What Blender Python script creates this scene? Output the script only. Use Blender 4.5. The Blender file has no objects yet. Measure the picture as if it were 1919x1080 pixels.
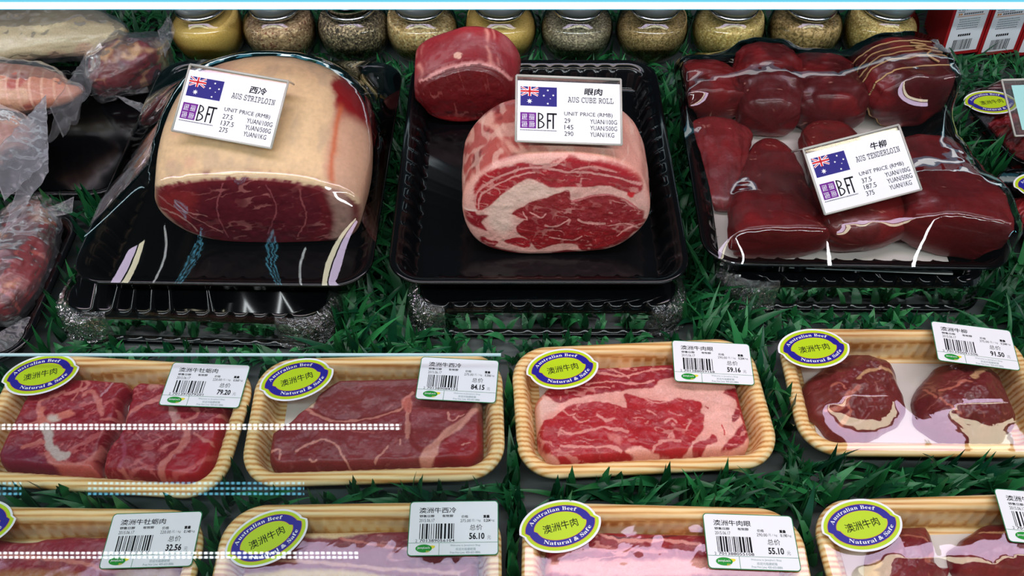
import bpy, math, numpy as np
from mathutils import Vector, Matrix
from mathutils.geometry import tessellate_polygon

SC = bpy.context.scene
COL = SC.collection
# ---------------------------------------------------------------- camera model
F = 1545.0
TH = math.radians(52)
CAM = np.array([0, 0, .6])
RT = np.array([1, 0, 0.]); FW = np.array([0, math.cos(TH), -math.sin(TH)]); UP = np.array([0, math.sin(TH), math.cos(TH)])

def ray(px, py):
    return FW + RT * (px - 959.5) / F + UP * (540 - py) / F

def P(px, py, z=0.0):
    d = ray(px, py)
    return CAM + d * (z - .6) / d[2]

def PP(px, py, o, n):
    d = ray(px, py)
    return CAM + d * (np.dot(np.asarray(o) - CAM, n) / np.dot(d, n))

def srgb(r, g, b):
    return np.array([(c / 255 / 12.92) if c / 255 <= .04045 else ((c / 255 + .055) / 1.055) ** 2.4 for c in (r, g, b)])

# ---------------------------------------------------------------- numpy noise
_r = np.random.RandomState(11)
_PERM = np.concatenate([_r.permutation(256)] * 3)
_VAL = _r.rand(256)

def vnoise(p):
    p = np.asarray(p, float)
    i = np.floor(p).astype(int); f = p - i
    f = f * f * f * (f * (f * 6 - 15) + 10)
    i &= 255
    def h(a, b, c):
        return _VAL[_PERM[(_PERM[(_PERM[(i[:, 0] + a) & 255] + i[:, 1] + b) & 255] + i[:, 2] + c) & 255]]
    x, y, z = f.T
    def lp(a, b, t): return a + (b - a) * t
    return lp(lp(lp(h(0, 0, 0), h(1, 0, 0), x), lp(h(0, 1, 0), h(1, 1, 0), x), y),
              lp(lp(h(0, 0, 1), h(1, 0, 1), x), lp(h(0, 1, 1), h(1, 1, 1), x), y), z)

def fbm(p, o=4):
    p = np.asarray(p, float); s = 0; a = .5; n = 0
    for k in range(o):
        s = s + a * vnoise(p * 2 ** k + 17.3 * k); n += a; a *= .5
    return s / n

def ridge(p, o=3):
    p = np.asarray(p, float); s = 0; a = .6; n = 0
    for k in range(o):
        s = s + a * (1 - np.abs(2 * vnoise(p * 2 ** k + 9.1 * k) - 1)); n += a; a *= .5
    return s / n

def sstep(a, b, x):
    t = np.clip((x - a) / (b - a + 1e-12), 0, 1)
    return t * t * (3 - 2 * t)

# ---------------------------------------------------------------- 2d tools
def smooth_poly(pts, k=6, closed=True):
    """Catmull-Rom through the points."""
    p = np.asarray(pts, float); n = len(p); out = []
    m = n if closed else n - 1
    for i in range(m):
        if closed:
            a, b, c, d = p[(i - 1) % n], p[i], p[(i + 1) % n], p[(i + 2) % n]
        else:
            a, b, c, d = p[max(i - 1, 0)], p[i], p[i + 1], p[min(i + 2, n - 1)]
        for j in range(k):
            t = j / k
            out.append(.5 * (2 * b + (c - a) * t + (2 * a - 5 * b + 4 * c - d) * t * t + (3 * b - a - 3 * c + d) * t ** 3))
    if not closed: out.append(p[-1])
    return np.array(out)

def resample(p, n, closed=True):
    p = np.asarray(p, float)
    q = np.vstack([p, p[:1]]) if closed else p
    s = np.r_[0, np.cumsum(np.linalg.norm(np.diff(q, axis=0), axis=1))]
    t = np.linspace(0, s[-1], n + 1)[:-1] if closed else np.linspace(0, s[-1], n)
    return np.array([np.interp(t, s, q[:, k]) for k in range(q.shape[1])]).T

def sdist(poly, pts, closed=True, near=False):
    """signed distance, positive inside."""
    poly = np.asarray(poly, float); pts = np.asarray(pts, float)
    best = np.full(len(pts), 1e9); ins = np.zeros(len(pts), bool)
    nb = np.zeros((len(pts), 2)); n = len(poly)
    for i in range(n if closed else n - 1):
        a = poly[i]; b = poly[(i + 1) % n]; e = b - a
        t = np.clip(((pts - a) @ e) / (e @ e + 1e-18), 0, 1)
        q = a + t[:, None] * e
        d = np.hypot(pts[:, 0] - q[:, 0], pts[:, 1] - q[:, 1])
        m = d < best
        best[m] = d[m]
        if near: nb[m] = q[m]
        if closed:
            c = (a[1] > pts[:, 1]) != (b[1] > pts[:, 1])
            x = (b[0] - a[0]) * (pts[:, 1] - a[1]) / (b[1] - a[1] + 1e-18) + a[0]
            ins ^= c & (pts[:, 0] < x)
    s = np.where(ins, best, -best) if closed else best
    return (s, nb) if near else s

def Zm(x0, y0, s):
    return lambda pts: [(x0 + a / s, y0 + b / s) for a, b in pts]

# ---------------------------------------------------------------- objects
ORIG = {}

def empty(name, loc, label, cat, group=None):
    o = bpy.data.objects.new(name, None)
    o.empty_display_size = .01
    COL.objects.link(o)
    o.location = [float(c) for c in loc]
    ORIG[o] = np.array(loc, float)
    tag(o, label, cat, group)
    return o

def tag(o, label=None, cat=None, group=None, kind=None):
    if label: o['label'] = label
    if cat: o['category'] = cat
    if group: o['group'] = group
    if kind: o['kind'] = kind
    return o

def mesh(name, V, Fc, mats, parent=None, mi=None, smooth=True, col=None, origin=None):
    V = np.asarray(V, float)
    if parent is not None:
        org = ORIG[parent]
    else:
        org = np.array(origin, float) if origin is not None else np.array([V[:, 0].mean(), V[:, 1].mean(), V[:, 2].min()])
    me = bpy.data.meshes.new(name)
    me.from_pydata((V - org).tolist(), [], [tuple(int(i) for i in f) for f in Fc])
    if not isinstance(mats, (list, tuple)): mats = [mats]
    for m in mats: me.materials.append(m)
    if mi is not None: me.polygons.foreach_set('material_index', np.asarray(mi, np.int32))
    me.polygons.foreach_set('use_smooth', np.full(len(me.polygons), bool(smooth)))
    if col is not None:
        at = me.attributes.new('Col', 'FLOAT_COLOR', 'POINT')
        at.data.foreach_set('color', np.c_[np.asarray(col, float), np.ones(len(V))].astype(np.float32).ravel())
    me.update()
    o = bpy.data.objects.new(name, me)
    COL.objects.link(o)
    if parent is not None: o.parent = parent
    else: o.location = org.tolist()
    ORIG[o] = org
    return o

def grid_faces(a, b, wrap=False):
    """rows a, columns b -> quads over index i*b+j."""
    i, j = np.meshgrid(np.arange(a - 1), np.arange(b if wrap else b - 1), indexing='ij')
    j2 = (j + 1) % b
    return np.stack([i * b + j, i * b + j2, (i + 1) * b + j2, (i + 1) * b + j], -1).reshape(-1, 4)

def merge(parts):
    V = []; Fc = []; mi = []; n = 0
    for k, (v, f) in enumerate(parts):
        V.append(np.asarray(v, float)); Fc += [tuple(int(i) + n for i in q) for q in f]; mi += [k] * len(f); n += len(v)
    return np.vstack(V), Fc, mi

def box(c, sx, sy, sz, M=None):
    v = np.array([(x, y, z) for z in (-.5, .5) for y in (-.5, .5) for x in (-.5, .5)]) * [sx, sy, sz]
    if M is not None: v = v @ np.asarray(M).T
    return v + c, [(0, 2, 3, 1), (4, 5, 7, 6), (0, 1, 5, 4), (2, 6, 7, 3), (0, 4, 6, 2), (1, 3, 7, 5)]

def slab(quad, thick):
    """a thin plate: quad of four 3d corners, thickened along its normal (backwards)."""
    q = np.asarray(quad, float); n = np.cross(q[1] - q[0], q[3] - q[0]); n /= np.linalg.norm(n)
    return np.vstack([q, q - n * thick]), [(0, 1, 2, 3), (7, 6, 5, 4), (0, 4, 5, 1), (1, 5, 6, 2), (2, 6, 7, 3), (3, 7, 4, 0)]

def lathe(prof, c, n=48):
    prof = np.asarray(prof, float)
    a = np.linspace(0, 2 * np.pi, n, endpoint=False)
    V = np.array([[c[0] + r * math.cos(t), c[1] + r * math.sin(t), c[2] + z] for r, z in prof for t in a])
    Fc = [tuple(q) for q in grid_faces(len(prof), n, True)]
    return V, Fc

def tube(path, r, n=8, caps=True):
    path = np.asarray(path, float); m = len(path)
    rr = np.full(m, r) if np.isscalar(r) else np.asarray(r)
    T = np.gradient(path, axis=0); T /= np.linalg.norm(T, axis=1)[:, None] + 1e-12
    ref = np.array([0.3, .2, 1.0]); V = []
    for i in range(m):
        u = np.cross(T[i], ref); u /= np.linalg.norm(u) + 1e-12; w = np.cross(T[i], u)
        for k in range(n):
            t = 2 * np.pi * k / n
            V.append(path[i] + rr[i] * (u * math.cos(t) + w * math.sin(t)))
    Fc = [tuple(q) for q in grid_faces(m, n, True)]
    if caps: Fc += [tuple(range(n))[::-1], tuple((m - 1) * n + k for k in range(n))]
    return np.array(V), Fc

# ---------------------------------------------------------------- materials
class NT:
    def __init__(s, name):
        s.m = bpy.data.materials.new(name); s.m.use_nodes = True
        s.t = s.m.node_tree; s.t.nodes.clear()
        s.out = s.n('ShaderNodeOutputMaterial')
    def n(s, typ, **kw):
        x = s.t.nodes.new(typ)
        for k, v in kw.items():
            if k.startswith('i_'):
                key = k[2:].replace('_', ' ')
                x.inputs[int(key) if key.isdigit() else key].default_value = v
            else: setattr(x, k, v)
        return x
    def l(s, a, b): s.t.links.new(a, b)

def c4(c): return (float(c[0]), float(c[1]), float(c[2]), 1)

def plain(name, c, rough=.5, metal=0, spec=.5, emit=None, es=1.0, coat=0):
    N = NT(name); b = N.n('ShaderNodeBsdfPrincipled')
    b.inputs['Base Color'].default_value = c4(c); b.inputs['Roughness'].default_value = rough
    b.inputs['Metallic'].default_value = metal; b.inputs['Specular IOR Level'].default_value = spec
    b.inputs['Coat Weight'].default_value = coat; b.inputs['Coat Roughness'].default_value = .08
    if emit is not None:
        b.inputs['Emission Color'].default_value = c4(emit); b.inputs['Emission Strength'].default_value = es
    N.l(b.outputs[0], N.out.inputs[0])
    return N.m

def meat_mat(name, rough=.34, bump=.26, coat=0.0, scale=900, spec=.5, amt=.13):
    """colour lies in the mesh (fat and lean of the cut); the nodes add grain, wetness and bumps."""
    N = NT(name); b = N.n('ShaderNodeBsdfPrincipled')
    at = N.n('ShaderNodeAttribute', attribute_name='Col')
    tc = N.n('ShaderNodeTexCoord')
    nz = N.n('ShaderNodeTexNoise', i_Scale=scale, i_Detail=4.0)
    N.l(tc.outputs['Object'], nz.inputs['Vector'])
    mr = N.n('ShaderNodeMapRange', i_1=.3, i_2=.7, i_3=1 - amt, i_4=1 + amt)
    N.l(nz.outputs['Fac'], mr.inputs[0])
    mx = N.n('ShaderNodeVectorMath', operation='SCALE')
    N.l(at.outputs['Color'], mx.inputs[0]); N.l(mr.outputs[0], mx.inputs['Scale'])
    N.l(mx.outputs[0], b.inputs['Base Color'])
    n2 = N.n('ShaderNodeTexNoise', i_Scale=scale * .32, i_Detail=5.0, i_Roughness=.6)
    N.l(tc.outputs['Object'], n2.inputs['Vector'])
    bp = N.n('ShaderNodeBump', i_Strength=bump, i_Distance=.0012)
    N.l(n2.outputs['Fac'], bp.inputs['Height']); N.l(bp.outputs[0], b.inputs['Normal'])
    r2 = N.n('ShaderNodeMapRange', i_1=.3, i_2=.75, i_3=rough - .1, i_4=rough + .16)
    N.l(n2.outputs['Fac'], r2.inputs[0]); N.l(r2.outputs[0], b.inputs['Roughness'])
    b.inputs['Specular IOR Level'].default_value = spec
    b.inputs['Coat Weight'].default_value = coat; b.inputs['Coat Roughness'].default_value = .06
    N.l(b.outputs[0], N.out.inputs[0])
    return N.m

def film_mat(name, k=1.5, rough=.03, tint=(.97, .98, .98), bump=0.0, bscale=60, haze=0.0, add=0.0, hz=(.8, .82, .85)):
    """thin clear film: transparent with a Fresnel sheen."""
    N = NT(name)
    tr = N.n('ShaderNodeBsdfTransparent'); tr.inputs[0].default_value = c4(tint)
    gl = N.n('ShaderNodeBsdfGlossy', i_Roughness=rough); gl.inputs[0].default_value = (1, 1, 1, 1)
    fr = N.n('ShaderNodeFresnel', i_IOR=1.45)
    mu = N.n('ShaderNodeMath', operation='MULTIPLY_ADD', i_1=k, i_2=add); mu.use_clamp = True
    N.l(fr.outputs[0], mu.inputs[0])
    mx = N.n('ShaderNodeMixShader')
    N.l(mu.outputs[0], mx.inputs[0]); N.l(tr.outputs[0], mx.inputs[1]); N.l(gl.outputs[0], mx.inputs[2])
    last = mx
    if bump > 0:
        tc = N.n('ShaderNodeTexCoord')
        nz = N.n('ShaderNodeTexNoise', i_Scale=bscale, i_Detail=4.0, i_Roughness=.6, i_Distortion=1.2)
        N.l(tc.outputs['Object'], nz.inputs['Vector'])
        bp = N.n('ShaderNodeBump', i_Strength=bump, i_Distance=.004)
        N.l(nz.outputs['Fac'], bp.inputs['Height']); N.l(bp.outputs[0], gl.inputs['Normal'])
    if haze > 0:
        df = N.n('ShaderNodeBsdfDiffuse'); df.inputs[0].default_value = c4(hz)
        m2 = N.n('ShaderNodeMixShader', i_Fac=haze)
        N.l(mx.outputs[0], m2.inputs[1]); N.l(df.outputs[0], m2.inputs[2]); last = m2
    N.l(last.outputs[0], N.out.inputs[0])
    return N.m

def attr_mat(name, rough=.5, spec=.3):
    N = NT(name); b = N.n('ShaderNodeBsdfPrincipled')
    at = N.n('ShaderNodeAttribute', attribute_name='Col')
    N.l(at.outputs['Color'], b.inputs['Base Color'])
    b.inputs['Roughness'].default_value = rough; b.inputs['Specular IOR Level'].default_value = spec
    N.l(b.outputs[0], N.out.inputs[0])
    return N.m

def wood_print(name):
    N = NT(name); b = N.n('ShaderNodeBsdfPrincipled', i_Roughness=.45)
    tc = N.n('ShaderNodeTexCoord')
    mp = N.n('ShaderNodeMapping'); mp.inputs['Scale'].default_value = (8, 110, 110)
    N.l(tc.outputs['Object'], mp.inputs[0])
    nz = N.n('ShaderNodeTexNoise', i_Scale=2.2, i_Detail=3.0, i_Roughness=.55)
    N.l(mp.outputs[0], nz.inputs['Vector'])
    wv = N.n('ShaderNodeTexWave', i_Scale=74.0, i_Distortion=3.2, i_Detail=2.0); wv.inputs['Detail Scale'].default_value = 1.2
    wv.bands_direction = 'Y'
    mp2 = N.n('ShaderNodeMapping'); mp2.inputs['Scale'].default_value = (.12, 1, .5)
    N.l(tc.outputs['Object'], mp2.inputs[0]); N.l(mp2.outputs[0], wv.inputs['Vector'])
    m = N.n('ShaderNodeMath', operation='MULTIPLY_ADD', i_1=.60, i_2=-.02)
    N.l(nz.outputs['Fac'], m.inputs[0])
    m2 = N.n('ShaderNodeMath', operation='MULTIPLY_ADD', i_1=.44)
    N.l(wv.outputs['Fac'], m2.inputs[0]); N.l(m.outputs[0], m2.inputs[2])
    cr = N.n('ShaderNodeValToRGB'); e = cr.color_ramp.elements
    e[0].position = .24; e[0].color = c4(srgb(206, 146, 76)); e[1].position = .70; e[1].color = c4(srgb(252, 230, 178))
    k = e.new(.42); k.color = c4(srgb(240, 200, 130))
    N.l(m2.outputs[0], cr.inputs[0]); N.l(cr.outputs[0], b.inputs['Base Color'])
    N.l(b.outputs[0], N.out.inputs[0])
    return N.m

def grain(name, cols, scale=420, rough=.8):
    N = NT(name); b = N.n('ShaderNodeBsdfPrincipled', i_Roughness=rough)
    tc = N.n('ShaderNodeTexCoord')
    vo = N.n('ShaderNodeTexVoronoi', i_Scale=scale)
    N.l(tc.outputs['Object'], vo.inputs['Vector'])
    sp = N.n('ShaderNodeSeparateColor'); N.l(vo.outputs['Color'], sp.inputs[0])
    cr = N.n('ShaderNodeValToRGB'); e = cr.color_ramp.elements
    e[0].color = c4(cols[0]); e[1].color = c4(cols[-1]); e[1].position = .95
    for i, c in enumerate(cols[1:-1]):
        k = e.new((i + 1) / (len(cols) - 1)); k.color = c4(c)
    N.l(sp.outputs[0], cr.inputs[0]); N.l(cr.outputs[0], b.inputs['Base Color'])
    bp = N.n('ShaderNodeBump', i_Strength=.5, i_Distance=.001)
    N.l(sp.outputs[1], bp.inputs['Height']); N.l(bp.outputs[0], b.inputs['Normal'])
    N.l(b.outputs[0], N.out.inputs[0])
    return N.m

M = {}
M['white'] = plain('print_white', srgb(246, 247, 250), .55, spec=.2)
M['paper'] = plain('card_paper', srgb(244, 246, 252), .32, spec=.3)
M['black'] = plain('print_black', srgb(25, 25, 28), .6, spec=.1)
M['grey'] = plain('print_grey', srgb(120, 122, 126), .6, spec=.1)
M['bluegrey'] = plain('print_blue_grey', srgb(120, 150, 150), .6, spec=.1)
M['green'] = plain('print_green', srgb(40, 130, 80), .5, spec=.2)
M['leaf'] = plain('print_leaf', srgb(30, 150, 50), .5, spec=.2)
M['yellow'] = plain('print_yellow', srgb(240, 225, 60), .5, spec=.2)
M['lime'] = plain('print_lime', srgb(190, 222, 24), .4, spec=.3)
M['navy'] = plain('print_navy', srgb(30, 26, 150), .4, spec=.3)
M['orange'] = plain('print_orange', srgb(215, 140, 70), .4, spec=.3)
M['flagblue'] = plain('print_flag_blue', srgb(42, 38, 128), .5, spec=.2)
M['red'] = plain('print_red', srgb(215, 40, 45), .5, spec=.2)
M['purple'] = plain('print_purple', srgb(112, 28, 140), .5, spec=.2)
M['mint'] = plain('card_mint', srgb(170, 228, 222), .5, spec=.2)
M['cartonred'] = plain('carton_red', srgb(170, 28, 34), .4, spec=.4)
M['blacktray'] = plain('black_plastic', srgb(9, 11, 13), .12, spec=.4)
M['pad'] = plain('absorbent_pad', srgb(228, 222, 214), .8, spec=.1)
M['chrome'] = plain('chrome', (.75, .77, .78), .12, metal=1)
M['twine'] = plain('cotton_twine', srgb(214, 180, 128), .8, spec=.1)
M['wood'] = wood_print('bamboo_print_foam')
M['film'] = film_mat('cling_film', k=1.35, rough=.025, bump=.03, bscale=14)
M['hug'] = film_mat('hugging_film', k=.8, rough=.05, bump=.05, bscale=20)
M['lidgrey'] = plain('lid_grey', srgb(150, 160, 160), .25, metal=.4)
M['film2'] = film_mat('stretched_film', k=1.45, rough=.025, bump=.025, bscale=9, add=.002)
M['crinkle'] = film_mat('crinkled_film', k=2.2, rough=.08, bump=1.0, bscale=70, add=.02, haze=.015)
M['bag'] = film_mat('vacuum_bag', k=.7, rough=.28, bump=.18, bscale=26, haze=.16, hz=(.6, .6, .66))
M['bag2'] = film_mat('clear_bag', k=.6, rough=.27, bump=.15, bscale=30, haze=.05, hz=(.55, .55, .6))
M['acrylic'] = film_mat('clear_acrylic', k=1.5, rough=.04, tint=(.93, .94, .93), haze=.03)
M['acryledge'] = plain('acrylic_edge', srgb(198, 196, 186), .25, spec=.5)
M['glass'] = film_mat('jar_glass', k=1.5, rough=.03, tint=(.96, .985, .98))
M['pane'] = film_mat('counter_glass', k=2.1, rough=.012, tint=(.90, .97, .985), add=.03)
M['meat'] = meat_mat('wet_meat')
M['meatgloss'] = meat_mat('film_tight_meat', rough=.36, coat=.2, bump=.28, scale=620)
M['fat'] = meat_mat('fat_cover', rough=.42, bump=.08, scale=260, spec=.35, amt=.07)
M['grassm'] = attr_mat('plastic_grass', .38, .4)
# ---------------------------------------------------------------- printing
def mathfont(s, U, L, D=None):
    o = ''
    for c in s:
        if 'A' <= c <= 'Z': o += chr(U + ord(c) - 65)
        elif 'a' <= c <= 'z': o += chr(L + ord(c) - 97)
        elif c.isdigit() and D: o += chr(D + ord(c) - 48)
        else: o += c
    return o

def serif(s): return mathfont(s, 0x1D400, 0x1D41A)
def typew(s): return mathfont(s, 0x1D670, 0x1D68A, 0x1D7F6)

_TX = {}
def text_geo(s, bold=0.0, space=1.0):
    k = (s, bold, space)
    if k not in _TX:
        c = bpy.data.curves.new('t', 'FONT'); c.body = s; c.offset = bold; c.resolution_u = 2; c.space_character = space
        o = bpy.data.objects.new('t', c); COL.objects.link(o)
        dg = bpy.context.evaluated_depsgraph_get()
        me = bpy.data.meshes.new_from_object(o.evaluated_get(dg))
        V = np.array([v.co[:2] for v in me.vertices]); Fc = [tuple(p.vertices) for p in me.polygons]
        bpy.data.objects.remove(o); bpy.data.curves.remove(c); bpy.data.meshes.remove(me)
        _TX[k] = (V, Fc)
    return _TX[k]

class Print:
    """flat artwork in centimetres; layers sit a hair above one another."""
    def __init__(s): s.V = []; s.F = []; s.mi = []; s.mats = []; s.n = 0
    def add(s, v2, faces, mat, layer):
        if mat not in s.mats: s.mats.append(mat)
        k = s.mats.index(mat)
        v2 = np.asarray(v2, float)
        s.V.append(np.c_[v2, np.full(len(v2), layer * .008)])
        for f in faces:
            f = list(f)
            a = v2[f]; ar = np.sum(a[:, 0] * np.roll(a[:, 1], -1) - np.roll(a[:, 0], -1) * a[:, 1])
            if ar < 0: f = f[::-1]
            s.F.append(tuple(i + s.n for i in f)); s.mi.append(k)
        s.n += len(v2)
    def rect(s, x0, y0, x1, y1, mat, layer=1): s.add([(x0, y0), (x1, y0), (x1, y1), (x0, y1)], [(0, 1, 2, 3)], mat, layer)
    def poly(s, pts, mat, layer=1):
        t = tessellate_polygon([[Vector((p[0], p[1], 0)) for p in pts]])
        s.add(pts, t, mat, layer)
    def rrect(s, x0, y0, x1, y1, r, mat, layer=1):
        p = []
        for cx, cy, a0 in ((x1 - r, y1 - r, 0), (x0 + r, y1 - r, 90), (x0 + r, y0 + r, 180), (x1 - r, y0 + r, 270)):
            for k in range(5):
                a = math.radians(a0 + 22.5 * k); p.append((cx + r * math.cos(a), cy + r * math.sin(a)))
        s.add(p, [tuple(range(len(p)))], mat, layer)
    def text(s, t, x0, x1, y0, y1, mat, layer=2, bold=0.0, shear=0.0):
        V, Fc = text_geo(t, bold)
        a, b = V.min(0), V.max(0)
        W = (V - a) / (b - a) * [x1 - x0, y1 - y0] + [x0, y0]
        W[:, 0] += (W[:, 1] - y0) * shear
        s.add(W, Fc, mat, layer)
    def arc_text(s, t, cx, cy, fx, fy, a0, a1, h, mat, layer=3, inward=False):
        """letters one by one along an ellipse from angle a0 to a1 (degrees)."""
        g = []
        for ch in t:
            if ch == ' ': g.append((None, .28)); continue
            V, Fc = text_geo(ch, .012 if ch == '&' else 0)
            g.append(((V, Fc), V[:, 0].max() - V[:, 0].min() + .06))
        tot = sum(w for _, w in g)
        ang = np.radians(np.linspace(a0, a1, 200))
        pts = np.c_[cx + fx * np.cos(ang), cy + fy * np.sin(ang)]
        S = np.r_[0, np.cumsum(np.linalg.norm(np.diff(pts, axis=0), axis=1))]
        sc = S[-1] / tot; x = 0
        for gg, w in g:
            if gg:
                m = (x + w / 2) * sc
                px, py = np.interp(m, S, pts[:, 0]), np.interp(m, S, pts[:, 1])
                qx, qy = np.interp(m + .02, S, pts[:, 0]), np.interp(m + .02, S, pts[:, 1])
                th = math.atan2(qy - py, qx - px)
                V = gg[0].copy(); V[:, 0] -= (V[:, 0].max() + V[:, 0].min()) / 2
                V = V * [sc * .98, h / .69]
                R = np.array([[math.cos(th), -math.sin(th)], [math.sin(th), math.cos(th)]])
                s.add(V @ R.T + [px, py], gg[1], mat, layer)
            x += w
    def build(s, name, parent, o, ux, uy, thick=0.0):
        """o = 3d point of the artwork's (0,0); ux, uy = unit axes."""
        V = np.vstack(s.V) * .01
        ux = np.asarray(ux, float); uy = np.asarray(uy, float); n = np.cross(ux, uy)
        W = np.asarray(o) + V[:, :1] * ux + V[:, 1:2] * uy + V[:, 2:3] * n
        return mesh(name, W, s.F, [M[k] for k in s.mats], parent, s.mi, smooth=False)

def bars(p, x0, x1, y0, y1, seed, mat='black', n=46):
    r = np.random.RandomState(seed); x = 0; L = []
    while x < n:
        w = r.choice([1, 1, 2, 3]); g = r.choice([1, 1, 2]); L.append((x, w)); x += w + g
    for a, w in L:
        q = x0 + (x1 - x0) * a / x; e = x0 + (x1 - x0) * (a + w * .86) / x
        p.rect(q, y0, e, y1, mat, 2)

def price_label(parent, c, ang, title, unit, kg, total, code, seed, z, tilt=0):
    W, H = 6.4, 4.02
    p = Print()
    p.rrect(0, 0, W, H, .28, 'green', 0); p.rrect(.06, .06, W - .06, H - .06, .24, 'white', 1)
    X = lambda u: u * W
    Y = lambda v: (1 - v) * H
    def T(t, u0, u1, v0, v1, mat='black', bold=0.0, layer=2): p.text(t, X(u0), X(u1), Y(v1), Y(v0), mat, layer, bold)
    n = len(title)
    T(title, .11, .11 + .083 * n, .12, .225, 'black', .01)
    T('销售日期', .115, .28, .255, .305, 'black', .02)
    T('有效期', .37, .49, .255, .305, 'black', .02)
    T('价格', .585, .66, .27, .325, 'black', .01)
    T('重量', .83, .90, .27, .325, 'black', .03)
    T('2015.06.17', .115, .285, .33, .39, 'black')
    T(unit, .575, .69, .345, .40, 'black'); T('元 / kg', .70, .80, .345, .40, 'grey')
    T(kg, .835, .91, .345, .40, 'black', .02); T('kg', .92, .955, .35, .40, 'grey')
    bars(p, X(.125), X(.515), Y(.70), Y(.42), seed)
    T(code[0], .085, .105, .705, .755); T(code[1:], .13, .515, .705, .755, 'black', .01)
    T('总价', .68, .82, .445, .55); T(total, .675, .845, .595, .715, 'black', .03); T('元', .875, .915, .65, .72, 'grey')
    p.rect(.06, Y(.772), W - .06, Y(.765), 'green', 2); p.rect(X(.345), .06, X(.35), Y(.77), 'green', 2)
    a = np.linspace(0, 2 * np.pi, 24, endpoint=False)
    p.add(np.c_[X(.255) + .32 * np.cos(a), Y(.85) + .14 * np.sin(a + .4)], [tuple(range(24))], 'yellow', 2)
    p.add(np.c_[X(.18) + .58 * np.cos(a), Y(.868) + .29 * np.sin(a)], [tuple(range(24))], 'leaf', 3)
    T("JennyLou's", .11, .245, .835, .885, 'white', .01, 4); T('超市', .205, .245, .905, .945, 'yellow', 0, 4)
    T("Welcome to Jennylou's Shop", .47, .80, .80, .845, 'bluegrey'); T('欢迎光临婕妮璐', .53, .75, .862, .91, 'bluegrey'); T('Free Hot Line: 400-603-8886', .47, .80, .925, .965, 'bluegrey')
    ca, sa = math.cos(math.radians(ang)), math.sin(math.radians(ang))
    ct, st = math.cos(math.radians(tilt)), math.sin(math.radians(tilt))
    ux = np.array([ca, sa, 0]); uy = np.array([-sa * ct, ca * ct, st])
    o = np.array([c[0], c[1], z]) - ux * W * .005 - uy * H * .005
    ob = p.build('price_label', parent, o, ux, uy)
    ob['label'] = 'white price label with barcode'
    return ob

def sticker_shape(sx, sy, off, k=1.0):
    a = np.linspace(0, np.pi, 40)
    def half(t): return np.c_[sx * np.cos(t), sy * np.sin(t)]
    up = half(a) + [-off, 0]; lo = half(a + np.pi) + [off, 0]
    # steps where the two halves meet, on a slant
    return np.vstack([up[4:-1], [[-sx - off, .05 * sy]], [[-sx * .965 + off * .4, -.1 * sy]], [[-sx * .985 + off * .9, -.17 * sy]], lo[4:-1], [[sx + off, -.05 * sy]], [[sx * .965 - off * .4, .1 * sy]], [[sx * .985 - off * .9, .17 * sy]]])

def sticker(parent, c, ang, z, tilt=0):
    p = Print()
    for k, (sx, sy, off, mat) in enumerate(((2.86, 1.92, .13, 'white'), (2.70, 1.76, .13, 'lime'), (2.47, 1.53, .12, 'orange'), (2.42, 1.49, .12, 'navy'), (1.83, 1.03, .11, 'orange'), (1.79, 1.0, .11, 'lime'))):
        s = sticker_shape(sx, sy, off)
        s = np.vstack([[[0, 0]], s]); n = len(s) - 1
        p.add(s, [(0, i + 1, (i + 1) % n + 1) for i in range(n)], mat, k)
    p.arc_text(serif('Australian') + ' ' + serif('Beef'), -.12, 0, 2.02, 1.13, 158, 40, .27, 'white', 6)
    p.arc_text(serif('Natural') + ' & ' + serif('Safe'), .12, 0, 2.23, 1.37, 222, 335, .27, 'white', 6)
    p.text('澳洲牛肉', -1.28, 1.28, -.33, .3, 'black', 6, .006)
    ca, sa = math.cos(math.radians(ang)), math.sin(math.radians(ang))
    ct, st = math.cos(math.radians(tilt)), math.sin(math.radians(tilt))
    ob = p.build('oval_sticker', parent, (c[0], c[1], z), (ca, sa, 0), (-sa * ct, ca * ct, st))
    ob['label'] = 'lime and blue oval sticker'
    return ob

def star(cx, cy, r, n, inner=.45, rot=90):
    return [(cx + (r if k % 2 == 0 else r * inner) * math.cos(math.radians(rot + 180 * k / n)), cy + (r if k % 2 == 0 else r * inner) * math.sin(math.radians(rot + 180 * k / n))) for k in range(2 * n)]

# ---------------------------------------------------------------- pose of a flat card from its four corners
def rod(r):
    t = np.linalg.norm(r) + 1e-12; k = r / t
    K = np.array([[0, -k[2], k[1]], [k[2], 0, -k[0]], [-k[1], k[0], 0]])
    return np.eye(3) + math.sin(t) * K + (1 - math.cos(t)) * K @ K

def pose(c, W, H):
    c = np.array(c, float); B = np.array([RT, UP, -FW]).T
    ob = np.array([(-W / 2, H / 2, 0), (W / 2, H / 2, 0), (W / 2, -H / 2, 0), (-W / 2, -H / 2, 0)])
    m = c.mean(0); z0 = W * F / np.linalg.norm(c[1] - c[0])
    x = np.r_[0, 0, 0, CAM + ray(*m) * z0]
    def res(x):
        R = B @ rod(x[:3] + 1e-9); out = []
        for o, cc in zip(ob, c):
            q = x[3:] + R @ o - CAM; z = q @ FW
            out += [959.5 + F * (q @ RT) / z - cc[0], 540 - F * (q @ UP) / z - cc[1]]
        return np.array(out)
    lam = 1e-2
    for _ in range(200):
        r = res(x); J = np.array([(res(x + np.eye(6)[j] * 1e-6) - r) / 1e-6 for j in range(6)]).T
        A = J.T @ J; dx = np.linalg.solve(A + lam * np.diag(np.diag(A) + 1e-9), -J.T @ r)
        if np.linalg.norm(res(x + dx)) < np.linalg.norm(r): x = x + dx; lam *= .5
        else: lam *= 3
    return x[3:], B @ rod(x[:3] + 1e-9)

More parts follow.
